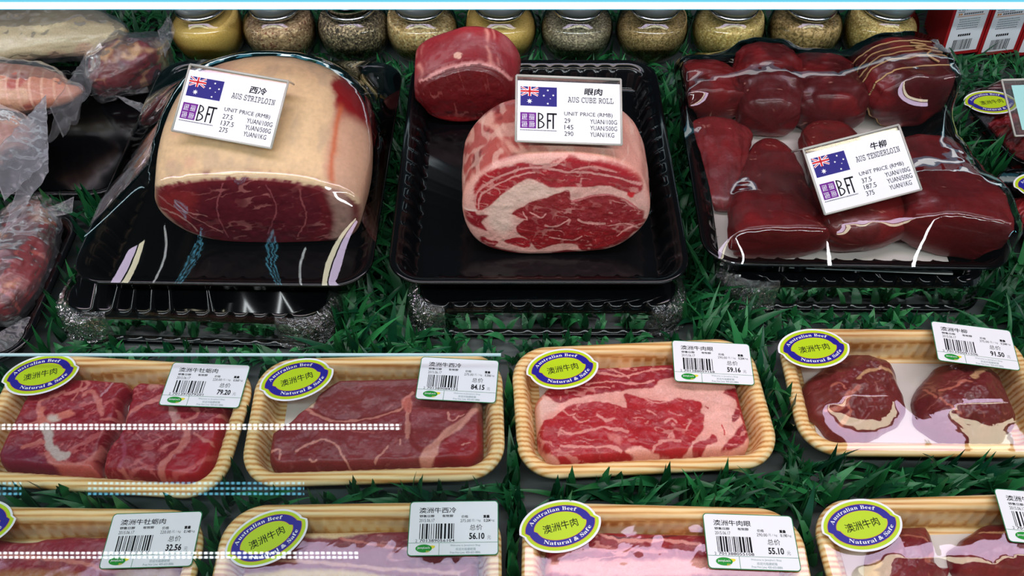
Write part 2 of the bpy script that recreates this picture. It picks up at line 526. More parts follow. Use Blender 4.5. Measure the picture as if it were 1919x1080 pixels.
def price_card(name, corners, W, H, label, cn, en, nums, leg=.026, lift=0.0, blank=False):
    t, R = pose(corners, W, H)
    ux, uy, n = R[:, 0], R[:, 1], R[:, 2]
    t = t + n * lift
    q = lambda x, y, d=0: t + ux * x + uy * y + n * d
    back = -n * .97 + uy * .24; back /= np.linalg.norm(back)
    lowest = q(0, -H / 2)
    e = empty(name, (t[0], t[1], min(lowest[2], q(0, H / 2)[2] + back[2] * leg)), label, 'price card', 'acrylic price stands' if not blank else None)
    w, h = W / 2, H / 2
    parts = [slab([q(-w, -h, -.0010), q(w, -h, -.0010), q(w, h, -.0010), q(-w, h, -.0010)], .0012)]
    tl, tr = q(-w, h, -.0010), q(w, h, -.0010)
    parts.append(slab([tl + back * leg, tr + back * leg, tr, tl], .0014))
    v, f, _ = merge(parts)
    st = mesh('acrylic_stand', v, f, M['acrylic'], e, smooth=False); st['label'] = 'clear bent acrylic stand'
    r = .0006
    ed = [tube([q(-w, -h), q(-w, h), tl + back * leg], .0009, 6), tube([q(w, -h), q(w, h), tr + back * leg], .0009, 6), tube([q(-w, h), q(w, h)], .0011, 6), tube([q(-w, -h), q(w, -h)], .0009, 6)]
    v, f, _ = merge(ed)
    mesh('stand_edge', v, f, M['acryledge'], e)
    p = Print(); CW, CH = W * 100, H * 100
    X = lambda u: u * CW
    Y = lambda vv: (1 - vv) * CH
    if blank:
        p.rect(X(.09), Y(.90), X(.985), Y(.1), 'mint', 0)
        r = np.random.RandomState(5)
        for k in range(26):
            x, y = X(.22) + r.randn() * .18, Y(.72) + r.randn() * .22
            p.poly(star(x, y, .1, 5, .4, r.rand() * 90), 'white', 1)
        p.build('paper_card', e, q(-w, -h, .0001), ux, uy)
        return e
    p.rect(X(.012), Y(.985), X(.988), Y(.075), 'paper', 0)
    def T(s, u0, u1, v0, v1, mat='black', bold=0.0, layer=2, shear=0.0): p.text(s, X(u0), X(u1), Y(v1), Y(v0), mat, layer, bold, shear)
    # flag
    x0, x1, y1, y0 = X(.04), X(.385), Y(.165), Y(.46)
    p.rect(x0, y0, x1, y1, 'flagblue', 1)
    xm, ym = (x0 + x1) / 2, (y0 + y1) / 2
    def band(ax, ay, bx, by, wd, mat, ly):
        d = np.array([bx - ax, by - ay]); d = d / np.linalg.norm(d); m = np.array([-d[1], d[0]]) * wd
        A, B_ = np.array([ax, ay]), np.array([bx, by])
        p.add([A - m, B_ - m, B_ + m, A + m], [(0, 1, 2, 3)], mat, ly)
    i = .06
    for a_, b_ in (((x0 + i, ym + i), (xm - i, y1 - i)), ((x0 + i, y1 - i), (xm - i, ym + i))):
        band(*a_, *b_, .085, 'paper', 2); band(*a_, *b_, .035, 'red', 3)
    cx, cy = (x0 + xm) / 2, (ym + y1) / 2
    p.rect(x0, cy - .13, xm, cy + .13, 'paper', 4); p.rect(cx - .13, ym, cx + .13, y1, 'paper', 4)
    p.rect(x0, cy - .075, xm, cy + .075, 'red', 5); p.rect(cx - .075, ym, cx + .075, y1, 'red', 5)
    p.poly(star(cx, (y0 + ym) / 2 - .02, .24, 7, .42), 'paper', 3)
    for u, v, r in ((.75, .83, .1), (.64, .55, .1), (.9, .58, .1), (.75, .14, .1), (.82, .4, .06)):
        p.poly(star(x0 + (x1 - x0) * u, y0 + (y1 - y0) * v, r, 7, .5), 'paper', 3)
    # seal and three-letter logo
    a0, a1, b1, b0 = X(.04), X(.19), Y(.56), Y(.80)
    p.rect(a0, b0, a1, b1, 'purple', 1)
    r = np.random.RandomState(3)
    for gx in (0, 1):
        for gy in (0, 1):
            ox, oy = a0 + (a1 - a0) * (.08 + .46 * gx), b0 + (b1 - b0) * (.08 + .46 * gy); s = (a1 - a0) * .38
            for k in range(5): y = oy + s * k / 4.4; p.rect(ox + s * .12 * r.rand(), y, ox + s * (.85 + .15 * r.rand()), y + .035, 'paper', 2)
            for k in range(3): x = ox + s * (.15 + .32 * k); ya = oy + s * .5 * r.rand(); p.rect(x, ya, x + .035, ya + s * .5, 'paper', 2)
    c0, c1 = X(.205), X(.385); hh = b1 - b0; ww = c1 - c0
    g = .115
    p.rect(c0, b0, c0 + g, b1, 'black', 2)
    for ya, yb, rx in ((b0, b0 + hh * .52, .36), (b0 + hh * .5, b1, .30)):
        aa = np.linspace(-np.pi / 2, np.pi / 2, 12); yc, ry = (ya + yb) / 2, (yb - ya) / 2
        o_ = np.c_[c0 + ww * rx * np.cos(aa), yc + ry * np.sin(aa)]; i_ = np.c_[c0 + (ww * rx - g) * np.cos(aa), yc + (ry - g * .8) * np.sin(aa)]
        p.add(np.vstack([o_, i_]), [(k, k + 1, 13 + k, 12 + k) for k in range(11)], 'black', 2)
    fx = c0 + ww * .48
    p.rect(fx, b0, fx + g, b1 - .02, 'black', 2); p.rect(fx, b1 - .15, c1, b1, 'black', 2); p.rect(fx, b0 + hh * .46, fx + ww * .22, b0 + hh * .58, 'black', 2)
    p.rect(fx + ww * .29, b0, fx + ww * .29 + g * 1.1, b1, 'black', 2)
    x = X(.04)
    while x < X(.385):
        w_ = .05 + .09 * r.rand(); p.rect(x, Y(.835), min(x + w_, X(.385)), Y(.82), 'grey', 1); x += w_ + .03
    # writing
    T(cn, .645, .645 + .085 * len(cn), .155, .265, 'black', .02, 2, .12)
    T(typew(en), .49 if len(en) < 14 else .47, .925, .30, .385, 'black', 0.0)
    T('UNIT PRICE (RMB)', .455, .915, .53, .605)
    for k, (num, un) in enumerate(zip(nums, ('YUAN/100G', 'YUAN/500G', 'YUAN/1KG'))):
        v0 = .63 + .098 * k
        T(num, .457, .457 + .028 * len(num) - (.012 if '.' in num else 0), v0, v0 + .07); T(un, .70, .70 + .0285 * len(un), v0, v0 + .07)
    pc = p.build('paper_card', e, q(-w, -h, .0001), ux, uy); pc['label'] = 'printed white price card'
    return e

# ---------------------------------------------------------------- trays
def rr_points(W, D, r, step=.0016):
    pts = []; nrm = []; s = []; acc = 0
    segs = []
    for cx, cy, a0 in ((W / 2 - r, D / 2 - r, 0), (-W / 2 + r, D / 2 - r, 90), (-W / 2 + r, -D / 2 + r, 180), (W / 2 - r, -D / 2 + r, 270)):
        k = max(8, int(r * math.pi / 2 / step))
        A = [(cx + r * math.cos(math.radians(a0 + 90 * i / k)), cy + r * math.sin(math.radians(a0 + 90 * i / k)), math.cos(math.radians(a0 + 90 * i / k)), math.sin(math.radians(a0 + 90 * i / k)), 1) for i in range(k + 1)]
        segs.append(A)
    for i in range(4):
        pts += segs[i]
        a = segs[i][-1]; b = segs[(i + 1) % 4][0]
        L = math.hypot(b[0] - a[0], b[1] - a[1]); k = max(2, int(L / step))
        for j in range(1, k):
            t = j / k; pts.append((a[0] + (b[0] - a[0]) * t, a[1] + (b[1] - a[1]) * t, a[2], a[3], 0))
    p = np.array(pts)
    d = np.linalg.norm(np.diff(np.vstack([p[:, :2], p[:1, :2]]), axis=0), axis=1)
    s = np.r_[0, np.cumsum(d)[:-1]]
    return p[:, :2], p[:, 2:4], p[:, 4], s

def tray_geo(W, D, r, prof, pitch, depth, flip=None, style='notch'):
    p, n, cor, s = rr_points(W, D, r)
    if style == 'notch':
        ph = ((np.where(np.abs(n[:, 0]) > .7, p[:, 1], p[:, 0]) / pitch + .5) % 1 - .5) * pitch
        rib = np.exp(-(ph / (pitch * .17)) ** 2) * (1 - cor)
    else:
        rib = (.5 + .5 * np.cos(2 * np.pi * s / pitch))
    V = []
    for ins, z, w in prof:
        q = p - n * (ins + depth * w * rib)[:, None]
        V.append(np.c_[q, np.full(len(q), z if flip is None else flip - z)])
    m = len(p); Fc = [tuple(f) for f in grid_faces(len(prof), m, True)]
    Fc.append(tuple(range(m))[::-1]); Fc.append(tuple((len(prof) - 1) * m + k for k in range(m)))
    V = np.vstack(V)
    if flip is None: Fc = [f[::-1] for f in Fc]
    return V, [f[::-1] for f in Fc]

def xf(V, c, ang, z=0):
    a = math.radians(ang); R = np.array([[math.cos(a), -math.sin(a)], [math.sin(a), math.cos(a)]])
    V = np.asarray(V, float).copy(); V[:, :2] = V[:, :2] @ R.T + np.asarray(c)[:2]
    if V.shape[1] > 2: V[:, 2] += z
    return V

WOODP = [(.0165, 0, 0), (.0145, .0015, 0), (.0115, .016, .5), (.0105, .0215, .3), (.0025, .0232, 0), (-.0003, .0248, 0), (0, .0278, 0), (.0018, .0300, .06), (.0042, .0306, .06), (.0058, .0299, .06), (.0072, .0302, .06), (.0090, .0292, .1), (.0106, .0268, .25), (.0120, .0205, 1), (.0134, .0105, 1), (.0150, .0070, .6), (.018, .006, 0)]
BLACKP = [(.022, 0, 0), (.019, .0015, .3), (.0105, .021, .5), (.0095, .0245, .3), (.0015, .0252, 0), (-.0006, .0265, 0), (.0002, .0279, 0), (.0030, .0284, 0), (.0055, .0272, 0), (.0075, .0255, .2), (.0125, .0200, 1), (.0165, .0065, 1), (.0195, .0035, .4), (.0230, .003, 0)]
BIGP = [(a, b if b < .002 else b + .0053, w) for a, b, w in BLACKP]
INVP = [(.0135, 0, 0), (.0098, .0011, 1), (.0080, .0036, 1), (.0064, .026, .8), (.0054, .0312, .2), (.0020, .0325, 0), (-.0006, .0340, 0), (.0004, .0352, 0)]

def drape(c, W, D, r, ang, zr, obs, nx=110, ny=80, iters=1600, clear=.0016, wrinkle=.0, seed=1, outer=.0, sag=.0, dil=1):
    """a film pulled tight over the rim and whatever stands above it (obstacle membrane)."""
    W2, D2 = W + 2 * outer, D + 2 * outer
    xs = np.linspace(-W2 / 2, W2 / 2, nx); ys = np.linspace(-D2 / 2, D2 / 2, ny)
    X, Y = np.meshgrid(xs, ys)
    O = np.full((ny, nx), -1.0)
    a = math.radians(-ang); R = np.array([[math.cos(a), -math.sin(a)], [math.sin(a), math.cos(a)]])
    for o in obs:
        q = (np.asarray(o)[:, :2] - np.asarray(c)[:2]) @ R.T
        ix = np.rint((q[:, 0] + W2 / 2) / W2 * (nx - 1)).astype(int); iy = np.rint((q[:, 1] + D2 / 2) / D2 * (ny - 1)).astype(int)
        k = (ix >= 0) & (ix < nx) & (iy >= 0) & (iy < ny)
        np.maximum.at(O, (iy[k], ix[k]), np.asarray(o)[k, 2])
    for _ in range(dil):
        Q = O.copy()
        for dy in (-1, 0, 1):
            for dx in (-1, 0, 1):
                Q = np.maximum(Q, np.roll(np.roll(O, dy, 0), dx, 1))
        O = Q
    O = O + clear
    rp, _, _, _ = rr_points(W2, D2, r)
    poly = resample(rp, 120)
    pts = np.c_[X.ravel(), Y.ravel()]
    d, nb = sdist(poly, pts, near=True)
    d = d.reshape(ny, nx); out = d <= (W2 / nx) * .35
    Z = np.maximum(O, zr); Z[out] = zr
    base = zr - sag * sstep(0, .02, d)
    for _ in range(iters):
        A = .25 * (np.roll(Z, 1, 0) + np.roll(Z, -1, 0) + np.roll(Z, 1, 1) + np.roll(Z, -1, 1))
        A = np.maximum(A, O); A[out] = zr
        Z = A
    Z = Z + wrinkle * (fbm(np.c_[pts * 38, np.full(len(pts), seed)], 3) - .5).reshape(ny, nx) * sstep(0, .015, d)
    Z = np.maximum(Z, np.where(out, -1, O))
    keep = (~out)
    P2 = np.where((d.ravel() < 0)[:, None] | out.ravel()[:, None], nb, pts)
    idx = np.full((ny, nx), -1); f = []
    cell = keep[:-1, :-1] | keep[1:, :-1] | keep[:-1, 1:] | keep[1:, 1:]
    for i, j in zip(*np.nonzero(cell)):
        f.append((i * nx + j, i * nx + j + 1, (i + 1) * nx + j + 1, (i + 1) * nx + j))
    f = np.array(f); used = np.unique(f); mp = np.full(nx * ny, -1); mp[used] = np.arange(len(used))
    V = np.c_[P2, Z.ravel()][used]
    def height(p):
        q = (np.atleast_2d(p)[:, :2] - np.asarray(c)[:2]) @ R.T
        ix = np.clip(np.rint((q[:, 0] + W2 / 2) / W2 * (nx - 1)).astype(int), 0, nx - 1); iy = np.clip(np.rint((q[:, 1] + D2 / 2) / D2 * (ny - 1)).astype(int), 0, ny - 1)
        return Z[iy, ix]
    return xf(V, c, ang), mp[f], height

# ---------------------------------------------------------------- meat
LEAN = srgb(168, 34, 42); LEAN2 = srgb(146, 30, 38); DARK = srgb(110, 26, 30); FATP = srgb(238, 178, 164); FATW = srgb(244, 216, 200); CREAM = srgb(236, 208, 166)

def paint(uv, conv, base, ops, seed=1, warp=.0011, var=.44):
    """colour of a cut: base, traced muscles, fat seams and marbling with frayed edges."""
    n = len(uv); s3 = np.full(n, seed * 3.71)
    a = np.c_[uv * 260, s3]; b = np.c_[uv * 80, s3 + 40]
    q = uv + np.c_[fbm(a, 3) - .5, fbm(a + 31, 3) - .5] * 2.4 * warp + np.c_[fbm(b, 2) - .5, fbm(b + 57, 2) - .5] * 2.0 * warp
    col = np.tile(np.asarray(base, float), (n, 1))
    col *= (1 - var / 2 + var * fbm(np.c_[uv * 130, s3 + 9], 4))[:, None]
    lean = np.zeros(n)
    for op in ops:
        k = op[0]
        if k == 'lean':
            _, pts, c, soft = op
            d = sdist(smooth_poly(conv(pts), 5), q)
            m = sstep(-soft, soft, d); lean = np.maximum(lean, m)
            cc = np.asarray(c) * (1 - var / 2 + var * fbm(np.c_[uv * 120, s3 + 77], 4))[:, None]
            col = col * (1 - m[:, None]) + cc * m[:, None]
        elif k == 'fat':
            _, pts, c, soft = op
            d = sdist(smooth_poly(conv(pts), 5), q); m = sstep(-soft, soft, d)[:, None]; lean = lean * (1 - m[:, 0])
            cc = np.asarray(c) * (.88 + .24 * fbm(np.c_[uv * 110, s3 + 5], 3))[:, None]
            col = col * (1 - m) + cc * m
        elif k == 'line':
            _, pts, w, c = op[:4]
            pl = smooth_poly(conv(pts), 5, closed=False)
            d = sdist(pl, q, closed=False)
            ww = w * (.35 + 1.1 * fbm(np.c_[uv * 170, s3 + 3], 3))
            m = (1 - sstep(ww * .55, ww * 1.15, d))[:, None]
            col = col * (1 - m) + np.asarray(c) * m
        elif k == 'marb':
            _, c, sx, sy, ang, th, amt = op
            ca, sa = math.cos(math.radians(ang)), math.sin(math.radians(ang))
            u = (q[:, 0] * ca + q[:, 1] * sa) * sx; v = (-q[:, 0] * sa + q[:, 1] * ca) * sy
            r = ridge(np.c_[u, v, s3 + 21], 2)
            patch = sstep(.42, .62, fbm(np.c_[uv * 55, s3 + 66], 2))
            m = sstep(th, th + .05, r) * amt * (.25 + .75 * patch) * lean
            col = col * (1 - m[:, None]) + np.asarray(c) * m[:, None]
        elif k == 'all': lean = np.ones(n)
    return np.clip(col, 0, 1)

def hf(outline, zb, zt, colf, res=.0007, rnd=.006, bump=.0012, dome=0.0, seed=1, extra=None):
    """a thick slice with rounded edges over a traced outline (world xy)."""
    lo, hi = outline.min(0) - res, outline.max(0) + res
    xs = np.arange(lo[0], hi[0] + res, res); ys = np.arange(lo[1], hi[1] + res, res)
    nx, ny = len(xs), len(ys)
    X, Y = np.meshgrid(xs, ys); pts = np.c_[X.ravel(), Y.ravel()]
    d, nb = sdist(outline, pts, near=True)
    ins = (d > 0).reshape(ny, nx)
    cell = ins[:-1, :-1] | ins[1:, :-1] | ins[:-1, 1:] | ins[1:, 1:]
    ii, jj = np.nonzero(cell)
    f = np.stack([ii * nx + jj, ii * nx + jj + 1, (ii + 1) * nx + jj + 1, (ii + 1) * nx + jj], -1)
    used = np.unique(f); mp = np.full(nx * ny, -1); mp[used] = np.arange(len(used)); f = mp[f]
    p = np.where((d <= 0)[:, None], nb, pts)[used]; dd = np.clip(d[used], 0, None)
    t = np.clip(dd / rnd, 0, 1)
    h = np.sqrt(np.clip(1 - (1 - t) ** 2, 0, 1))
    z = zb + (zt - zb) * h
    if dome: z = z + dome * sstep(0, 1, dd / max(dd.max(), 1e-6))
    z = z + bump * (fbm(np.c_[p * 70, np.full(len(p), seed)], 4) - .5) * 2 * t
    if extra is not None: z = z + extra(p, dd)
    return np.c_[p, z], f, colf(p)

def rings(outline, base_z, O, U, A, length, cface, cbody, N=520, MF=150, MB=90, edge=.006, bulge=.004, back=.45, grow=0.0, lean=0.0, taper=0.0, seed=1, lump=.002, drift=0.0, growv=None, backu=None):
    """a roast: traced cut face (u,v in the face plane) swept away along A and domed at the far end."""
    o = resample(smooth_poly(outline, 6), N)
    cen = np.array([o[:, 0].mean(), o[:, 1].mean()]); bz = o[:, 1].min(); bc = np.array([cen[0], bz])
    Vz = np.array([0, 0, 1.0]); rows = []; UVF = []; TT = []
    # cut face
    for k in range(1, MF + 1):
        s = k / MF
        r = s * (1 - edge / .05)
        q = cen + (o - cen) * r
        w = -bulge * (1 - r * r) + .0006 * (fbm(np.c_[q * 150, np.full(N, seed)], 3) - .5) * 2
        rows.append((q, w)); TT.append(np.full(N, -1.0)); UVF.append(q)
    r0 = 1 - edge / .05
    for k in range(1, 9):
        a = k / 8 * np.pi / 2
        r = r0 + (1 - r0) * math.sin(a)
        q = cen + (o - cen) * r
        rows.append((q, np.full(N, edge * (1 - math.cos(a))))); TT.append(np.full(N, -1.0 + .5 * (k / 8))); UVF.append(q)
    for k in range(1, MB + 1):
        t = k / MB
        g = 1 + grow * math.sin(min(t / (1 - back * .6), 1) * np.pi / 2) - taper * t
        e = 0 if t < 1 - back else (t - 1 + back) / back
        sc = g * math.sqrt(max(1 - e ** 2.2, 0.0008))
        gv = g if growv is None else 1 + growv * math.sin(min(t / (1 - back * .6), 1) * np.pi / 2)
        eu = e if backu is None else (0 if t < 1 - backu else (t - 1 + backu) / backu)
        scu = sc if backu is None else g * math.sqrt(max(1 - eu ** 2.0, .0008))
        q = bc + (o - bc) * [scu, sc * gv / g] + [drift * t, 0]
        nz = 1 + lump * 14 * (fbm(np.c_[np.cos(np.arange(N) / N * 6.283) * 3, np.sin(np.arange(N) / N * 6.283) * 3, np.full(N, seed + t * 4)], 3) - .5) * min(t * 6, 1)
        q = bc + (q - bc) * nz[:, None]
        rows.append((q, np.full(N, edge + (length - edge) * t))); TT.append(np.full(N, t)); UVF.append(q)
    V = []
    for q, w in rows:
        h = q[:, 1] - bz
        V.append(O + q[:, :1] * U + np.outer(q[:, 1], Vz) + (w + lean * h)[:, None] * A)
    V = np.vstack(V); nr = len(rows)
    V = np.vstack([V, (O + cen[0] * U + cen[1] * Vz + (-bulge + lean * (cen[1] - bz)) * A)[None]])
    f = [tuple(x) for x in grid_faces(nr, N, True)]
    ci = nr * N
    f += [(ci, (k + 1) % N, k) for k in range(N)]
    f.append(tuple((nr - 1) * N + k for k in range(N)))
    uv = np.vstack(UVF); tt = np.concatenate(TT); th = np.tile(np.arange(N) / N, nr)
    cf = cface(uv); cb = cbody(V[:-1], tt, uv)
    m = sstep(-.85, -.45, tt + .03 * (fbm(np.c_[uv * 200, np.zeros(len(uv))], 3) - .5))[:, None]
    col = cf * (1 - m) + cb * m
    col = np.vstack([col, col[:1]])
    return V, f, col

def limb(path, hw, hh, N=90, Mn=110, seed=1, lump=.12, flat=.5, power=2.3, cut=0.0):
    """an elongated muscle along a path (floor points), half-widths hw, heights hh; rests on its floor."""
    pa = resample(smooth_poly(path, 8, closed=False), Mn, closed=False)
    s = np.linspace(0, 1, len(hw)); t = np.linspace(0, 1, Mn)
    W = np.interp(t, s, hw); H = np.interp(t, s, hh)
    e0 = np.clip(t / .1, 0, 1) if cut == 0 else np.clip(t / .035, 0, 1); e1 = np.clip((1 - t) / .16, 0, 1)
    e = np.sqrt(np.clip(1 - (1 - e0) ** 2, .0, 1)) * np.sqrt(np.clip(1 - (1 - e1) ** 2, 0, 1)); e = np.maximum(e, .015)
    T = np.gradient(pa[:, :2], axis=0); T /= np.linalg.norm(T, axis=1)[:, None]
    S = np.c_[-T[:, 1], T[:, 0]]
    a = np.linspace(0, 2 * np.pi, N, endpoint=False)
    ca = np.sign(np.cos(a)) * np.abs(np.cos(a)) ** (2 / power); sa = np.sign(np.sin(a)) * np.abs(np.sin(a)) ** (2 / power)
    V = []; tt = []; aa = []
    for i in range(Mn):
        nz = 1 + lump * 2 * (fbm(np.c_[np.cos(a) * 1.3 + seed, np.sin(a) * 1.3, np.full(N, seed * 5 + t[i] * 3.5)], 3) - .5)
        nz = nz * (1 + .30 * lump * (ridge(np.c_[np.cos(a) * 3 + seed, np.sin(a) * 3, np.full(N, seed + t[i] * 7)], 2) - .5))
        x = ca * W[i] * e[i] * nz; z = H[i] * e[i] * (sa * nz)
        V.append(np.c_[pa[i, 0] + S[i, 0] * x, pa[i, 1] + S[i, 1] * x, pa[i, 2] + H[i] + z - 0]); tt.append(np.full(N, t[i])); aa.append(a)
    V = np.vstack(V); fl = pa[:, 2].min()
    V[:, 2] = np.maximum(V[:, 2], fl + .0002 * 0)
    f = [tuple(x)[::-1] for x in grid_faces(Mn, N, True)] + [tuple(range(N)), tuple((Mn - 1) * N + k for k in range(N))[::-1]]
    return V, f, np.concatenate(tt), np.concatenate(aa)
# ================================================================ the setting
FLOORZ = -.002
fl = mesh('floor', [(-1.1, -.2, FLOORZ), (1.1, -.2, FLOORZ), (1.1, 1.0, FLOORZ), (-1.1, 1.0, FLOORZ)], [(0, 1, 2, 3)], plain('deck_white', srgb(84, 92, 90), .5, spec=.2), origin=(0, .4, FLOORZ), smooth=False); tag(fl, 'pale grey deck of the counter seen between the blades of grass', kind='structure')
v, f = box((0, .93, .2), 2.2, .02, .404)
wb = mesh('wall_back', v, f, plain('back_teal', srgb(28, 70, 72), .25, spec=.5), smooth=False); tag(wb, 'dark teal back panel behind the jars', kind='structure')

ZI = .0334            # top of the upturned lower trays
Z1 = .0355            # foot of the upper trays
RIM = Z1 + .0337; FLR = Z1 + .0083
FOOT = []             # footprints kept free of grass

def black_tray(name, c, W, D, ang, z, label, group, prof=BLACKP, flip=None, pitch=.017, depth=.0035):
    V, Fc = tray_geo(W, D, .03, prof, pitch, depth, flip)
    V = xf(V, c, ang, z)
    e = empty(name, (c[0], c[1], z), label, 'tray', group)
    b = mesh('tray_body', V, Fc, M['blacktray'], e)
    return e

# ---------------------------------------------------------------- big trays and the upturned trays they stand on
big = [(-.24, .567, .250, .296, -1.0), (.0226, .569, .252, .297, 0.0), (.296, .582, .262, .288, -1.2)]
inv = [(-.2688, .547, .2454, .285, -2.3), (.031, .5555, .242, .284, 0.0), (.3075, .583, .243, .284, -.3)]
what = ['under the fat-capped striploin', 'under the marbled rib roll', 'under the tenderloins']
INVS = [(a, b * .949, w) for a, b, w in INVP]
for i, (cx, cy, W, D, a) in enumerate(inv):
    e = black_tray('upturned_tray', (cx, cy), W, D, a, 0.0, 'upturned ribbed black tray wrapped in film, lower one ' + what[i], 'upturned black trays', INVS, ZI, .0168, .0045)
    # its film: hugs the walls, crinkled at the corners
    p, n, cor, s = rr_points(W, D, .03, .0022)
    rows = []
    for t in np.linspace(0, 1, 26):
        ins = np.interp(t, [0, .1, .16, .9, 1.0], [.0026, .0022, .0048, .0072, .0112]) ; z = np.interp(t, [0, .1, .16, .9, 1.0], [.0048, .0058, .0075, .0302, ZI + .0010])
        cr = sstep(.25, .9, fbm(np.c_[p * 9, np.full(len(p), i * 3.3 + t * .6)], 2) + .55 * np.exp(-((np.abs(p[:, 0]) - W / 2 + .02) / .022) ** 2) - .25)
        j = (fbm(np.c_[p * 420, np.full(len(p), t * 16 + i)], 3) - .5) * .0052 * cr * min(1, 6 * (1 - t))
        q = p - n * (ins - .0016 - np.abs(j))[:, None]
        rows.append(np.c_[q, z + j * .2])
    V = xf(np.vstack(rows), (cx, cy), a)
    o = mesh('film_wrap', V, [tuple(x)[::-1] for x in grid_faces(26, len(p), True)], M['hug'], e)
    o['label'] = 'clear film'
    # gathered folds of the film at the front corners
    for sgn in (-1, 1):
        if i == 2 and sgn == 1: continue
        m = np.nonzero((p[:, 0] * sgn > W / 2 - (.050 if i != 1 else .034)) & (p[:, 1] < -D / 2 + .05))[0]
        a0 = np.arctan2(p[m, 1] + D / 2 - .05, (p[m, 0]) * sgn - W / 2 + .06); m = m[np.argsort(a0)]
        ps, ns = resample(p[m], 150, False), resample(n[m], 150, False); rows = []
        for t in np.linspace(0, 1, 46):
            ins = np.interp(t, [0, .1, .16, .9, 1.0], [.0026, .0022, .0048, .0072, .0112]); z = np.interp(t, [0, .1, .16, .9, 1.0], [.0048, .0058, .0075, .0302, ZI + .0008])
            u = np.linspace(0, 1, 150); env = np.sin(np.pi * u) ** .5 * min(1, 5 * (1 - t) + .15)
            j = ridge(np.c_[ps * 300, np.full(150, t * 14 + i * 3)], 3) * .0075 * env
            q = ps - ns * (ins - .0022 - j)[:, None]; rows.append(np.c_[q, z + .0016 * (vnoise(np.c_[ps * 500, np.full(150, t * 30.0)]) - .5) * env])
        o = mesh('film_fold', xf(np.vstack(rows), (cx, cy), a), [tuple(x) for x in grid_faces(46, 150)], M['crinkle'], e); o['label'] = 'gathered crinkled film at the corner'
    FOOT.append((cx, cy, W - .012, D, a))
BIG = []
names = ['black ribbed tray holding the fat-capped striploin under a tent of film', 'open black tray holding the rib roll and a dark red round', 'black tray of tenderloins on white pads under film']
for i, (cx, cy, W, D, a) in enumerate(big):
    BIG.append(black_tray('display_tray', (cx, cy), W, D, a, Z1, names[i], 'large black display trays', BIGP, None, .0165, .003))

def rclip(q, W, D, r, ins):
    q = q.copy(); q[:, 0] = np.clip(q[:, 0], -W / 2 + ins, W / 2 - ins); q[:, 1] = np.clip(q[:, 1], -D / 2 + ins, D / 2 - ins)
    k = np.array([W / 2 - r, D / 2 - r]); a = np.abs(q) - k; h = np.hypot(a[:, 0], a[:, 1]); lim = r - ins
    m = (a[:, 0] > 0) & (a[:, 1] > 0) & (h > lim)
    sc = np.where(m, lim / np.maximum(h, 1e-9), 1)[:, None]
    return np.where(m[:, None], np.sign(q) * (k + np.maximum(a, 0) * sc), q)

def fit(V, i):
    """meat pressed against the walls of its tray stays inside them."""
    cx, cy, W, D, a = big[i]; t = math.radians(-a); R = np.array([[math.cos(t), -math.sin(t)], [math.sin(t), math.cos(t)]])
    V = np.array(V); q = (V[:, :2] - [cx, cy]) @ R.T
    ins = np.interp(V[:, 2] - FLR + .003, [0, .004, .0065, .0125, .020, .026, .0295], [.026, .025, .0225, .0195, .0170, .0125, .0075])
    q = rclip(q, W, D, .03, ins)
    V[:, :2] = q @ R + [cx, cy]
    return V

# ---------------------------------------------------------------- striploin
FB = np.array([0, 1.0, 0]); UX = np.array([1.0, 0, 0])
def face_conv(O, lean):
    n = np.cross(UX, np.array([0, lean, 1.0]))
    return lambda pts: [tuple((PP(px, py, O, n) - O)[[0, 2]]) for px, py in pts]

O1 = P(470, 459, FLR + .0008); O1 = np.array([O1[0], O1[1], FLR + .0008])
cv = face_conv(O1, .18)
out1 = cv([(286, 366), (292, 346), (340, 333), (410, 326), (500, 327), (570, 336), (630, 353), (670, 378), (677, 408), (668, 440), (640, 455), (560, 460), (470, 460), (405, 456), (350, 441), (308, 415), (289, 390)])
def face1(uv):
    z = Zm(0, 0, 1)
    return paint(uv, cv, srgb(122, 36, 44), [
        ('all',),
        ('lean', [(320, 365), (380, 345), (470, 340), (560, 350), (600, 372), (600, 420), (560, 445), (470, 450), (400, 440), (345, 415)], srgb(106, 30, 42), .003),
        ('all',), ('marb', srgb(196, 122, 118), 60, 170, 14, .85, .6), ('fat', [(296, 372), (330, 356), (372, 362), (352, 404), (318, 408)], srgb(164, 52, 54), .006), ('line', [(300, 392), (340, 402), (372, 430)], .0010, srgb(206, 150, 140)), ('line', [(330, 372), (352, 392), (390, 398)], .0008, srgb(196, 130, 124)), ('line', [(500, 342), (520, 380), (505, 430)], .0006, srgb(160, 84, 90)), ('line', [(560, 352), (575, 400), (560, 440)], .0007, srgb(168, 90, 92)),
        ('line', [(286, 352), (340, 337), (410, 330), (500, 331), (570, 340), (632, 357), (676, 384)], .0028, CREAM),
        ('fat', [(282, 395), (310, 425), (360, 452), (405, 462), (395, 448), (345, 430), (300, 395)], srgb(206, 160, 140), .0012),
        ('line', [(300, 370), (360, 400), (420, 430)], .0008, srgb(190, 120, 118)), ('line', [(420, 340), (410, 390), (430, 440)], .0006, srgb(170, 90, 96)),
        ('fat', [(612, 356), (650, 370), (662, 420), (640, 452), (622, 440), (628, 400)], srgb(190, 150, 136), .004)], 1)
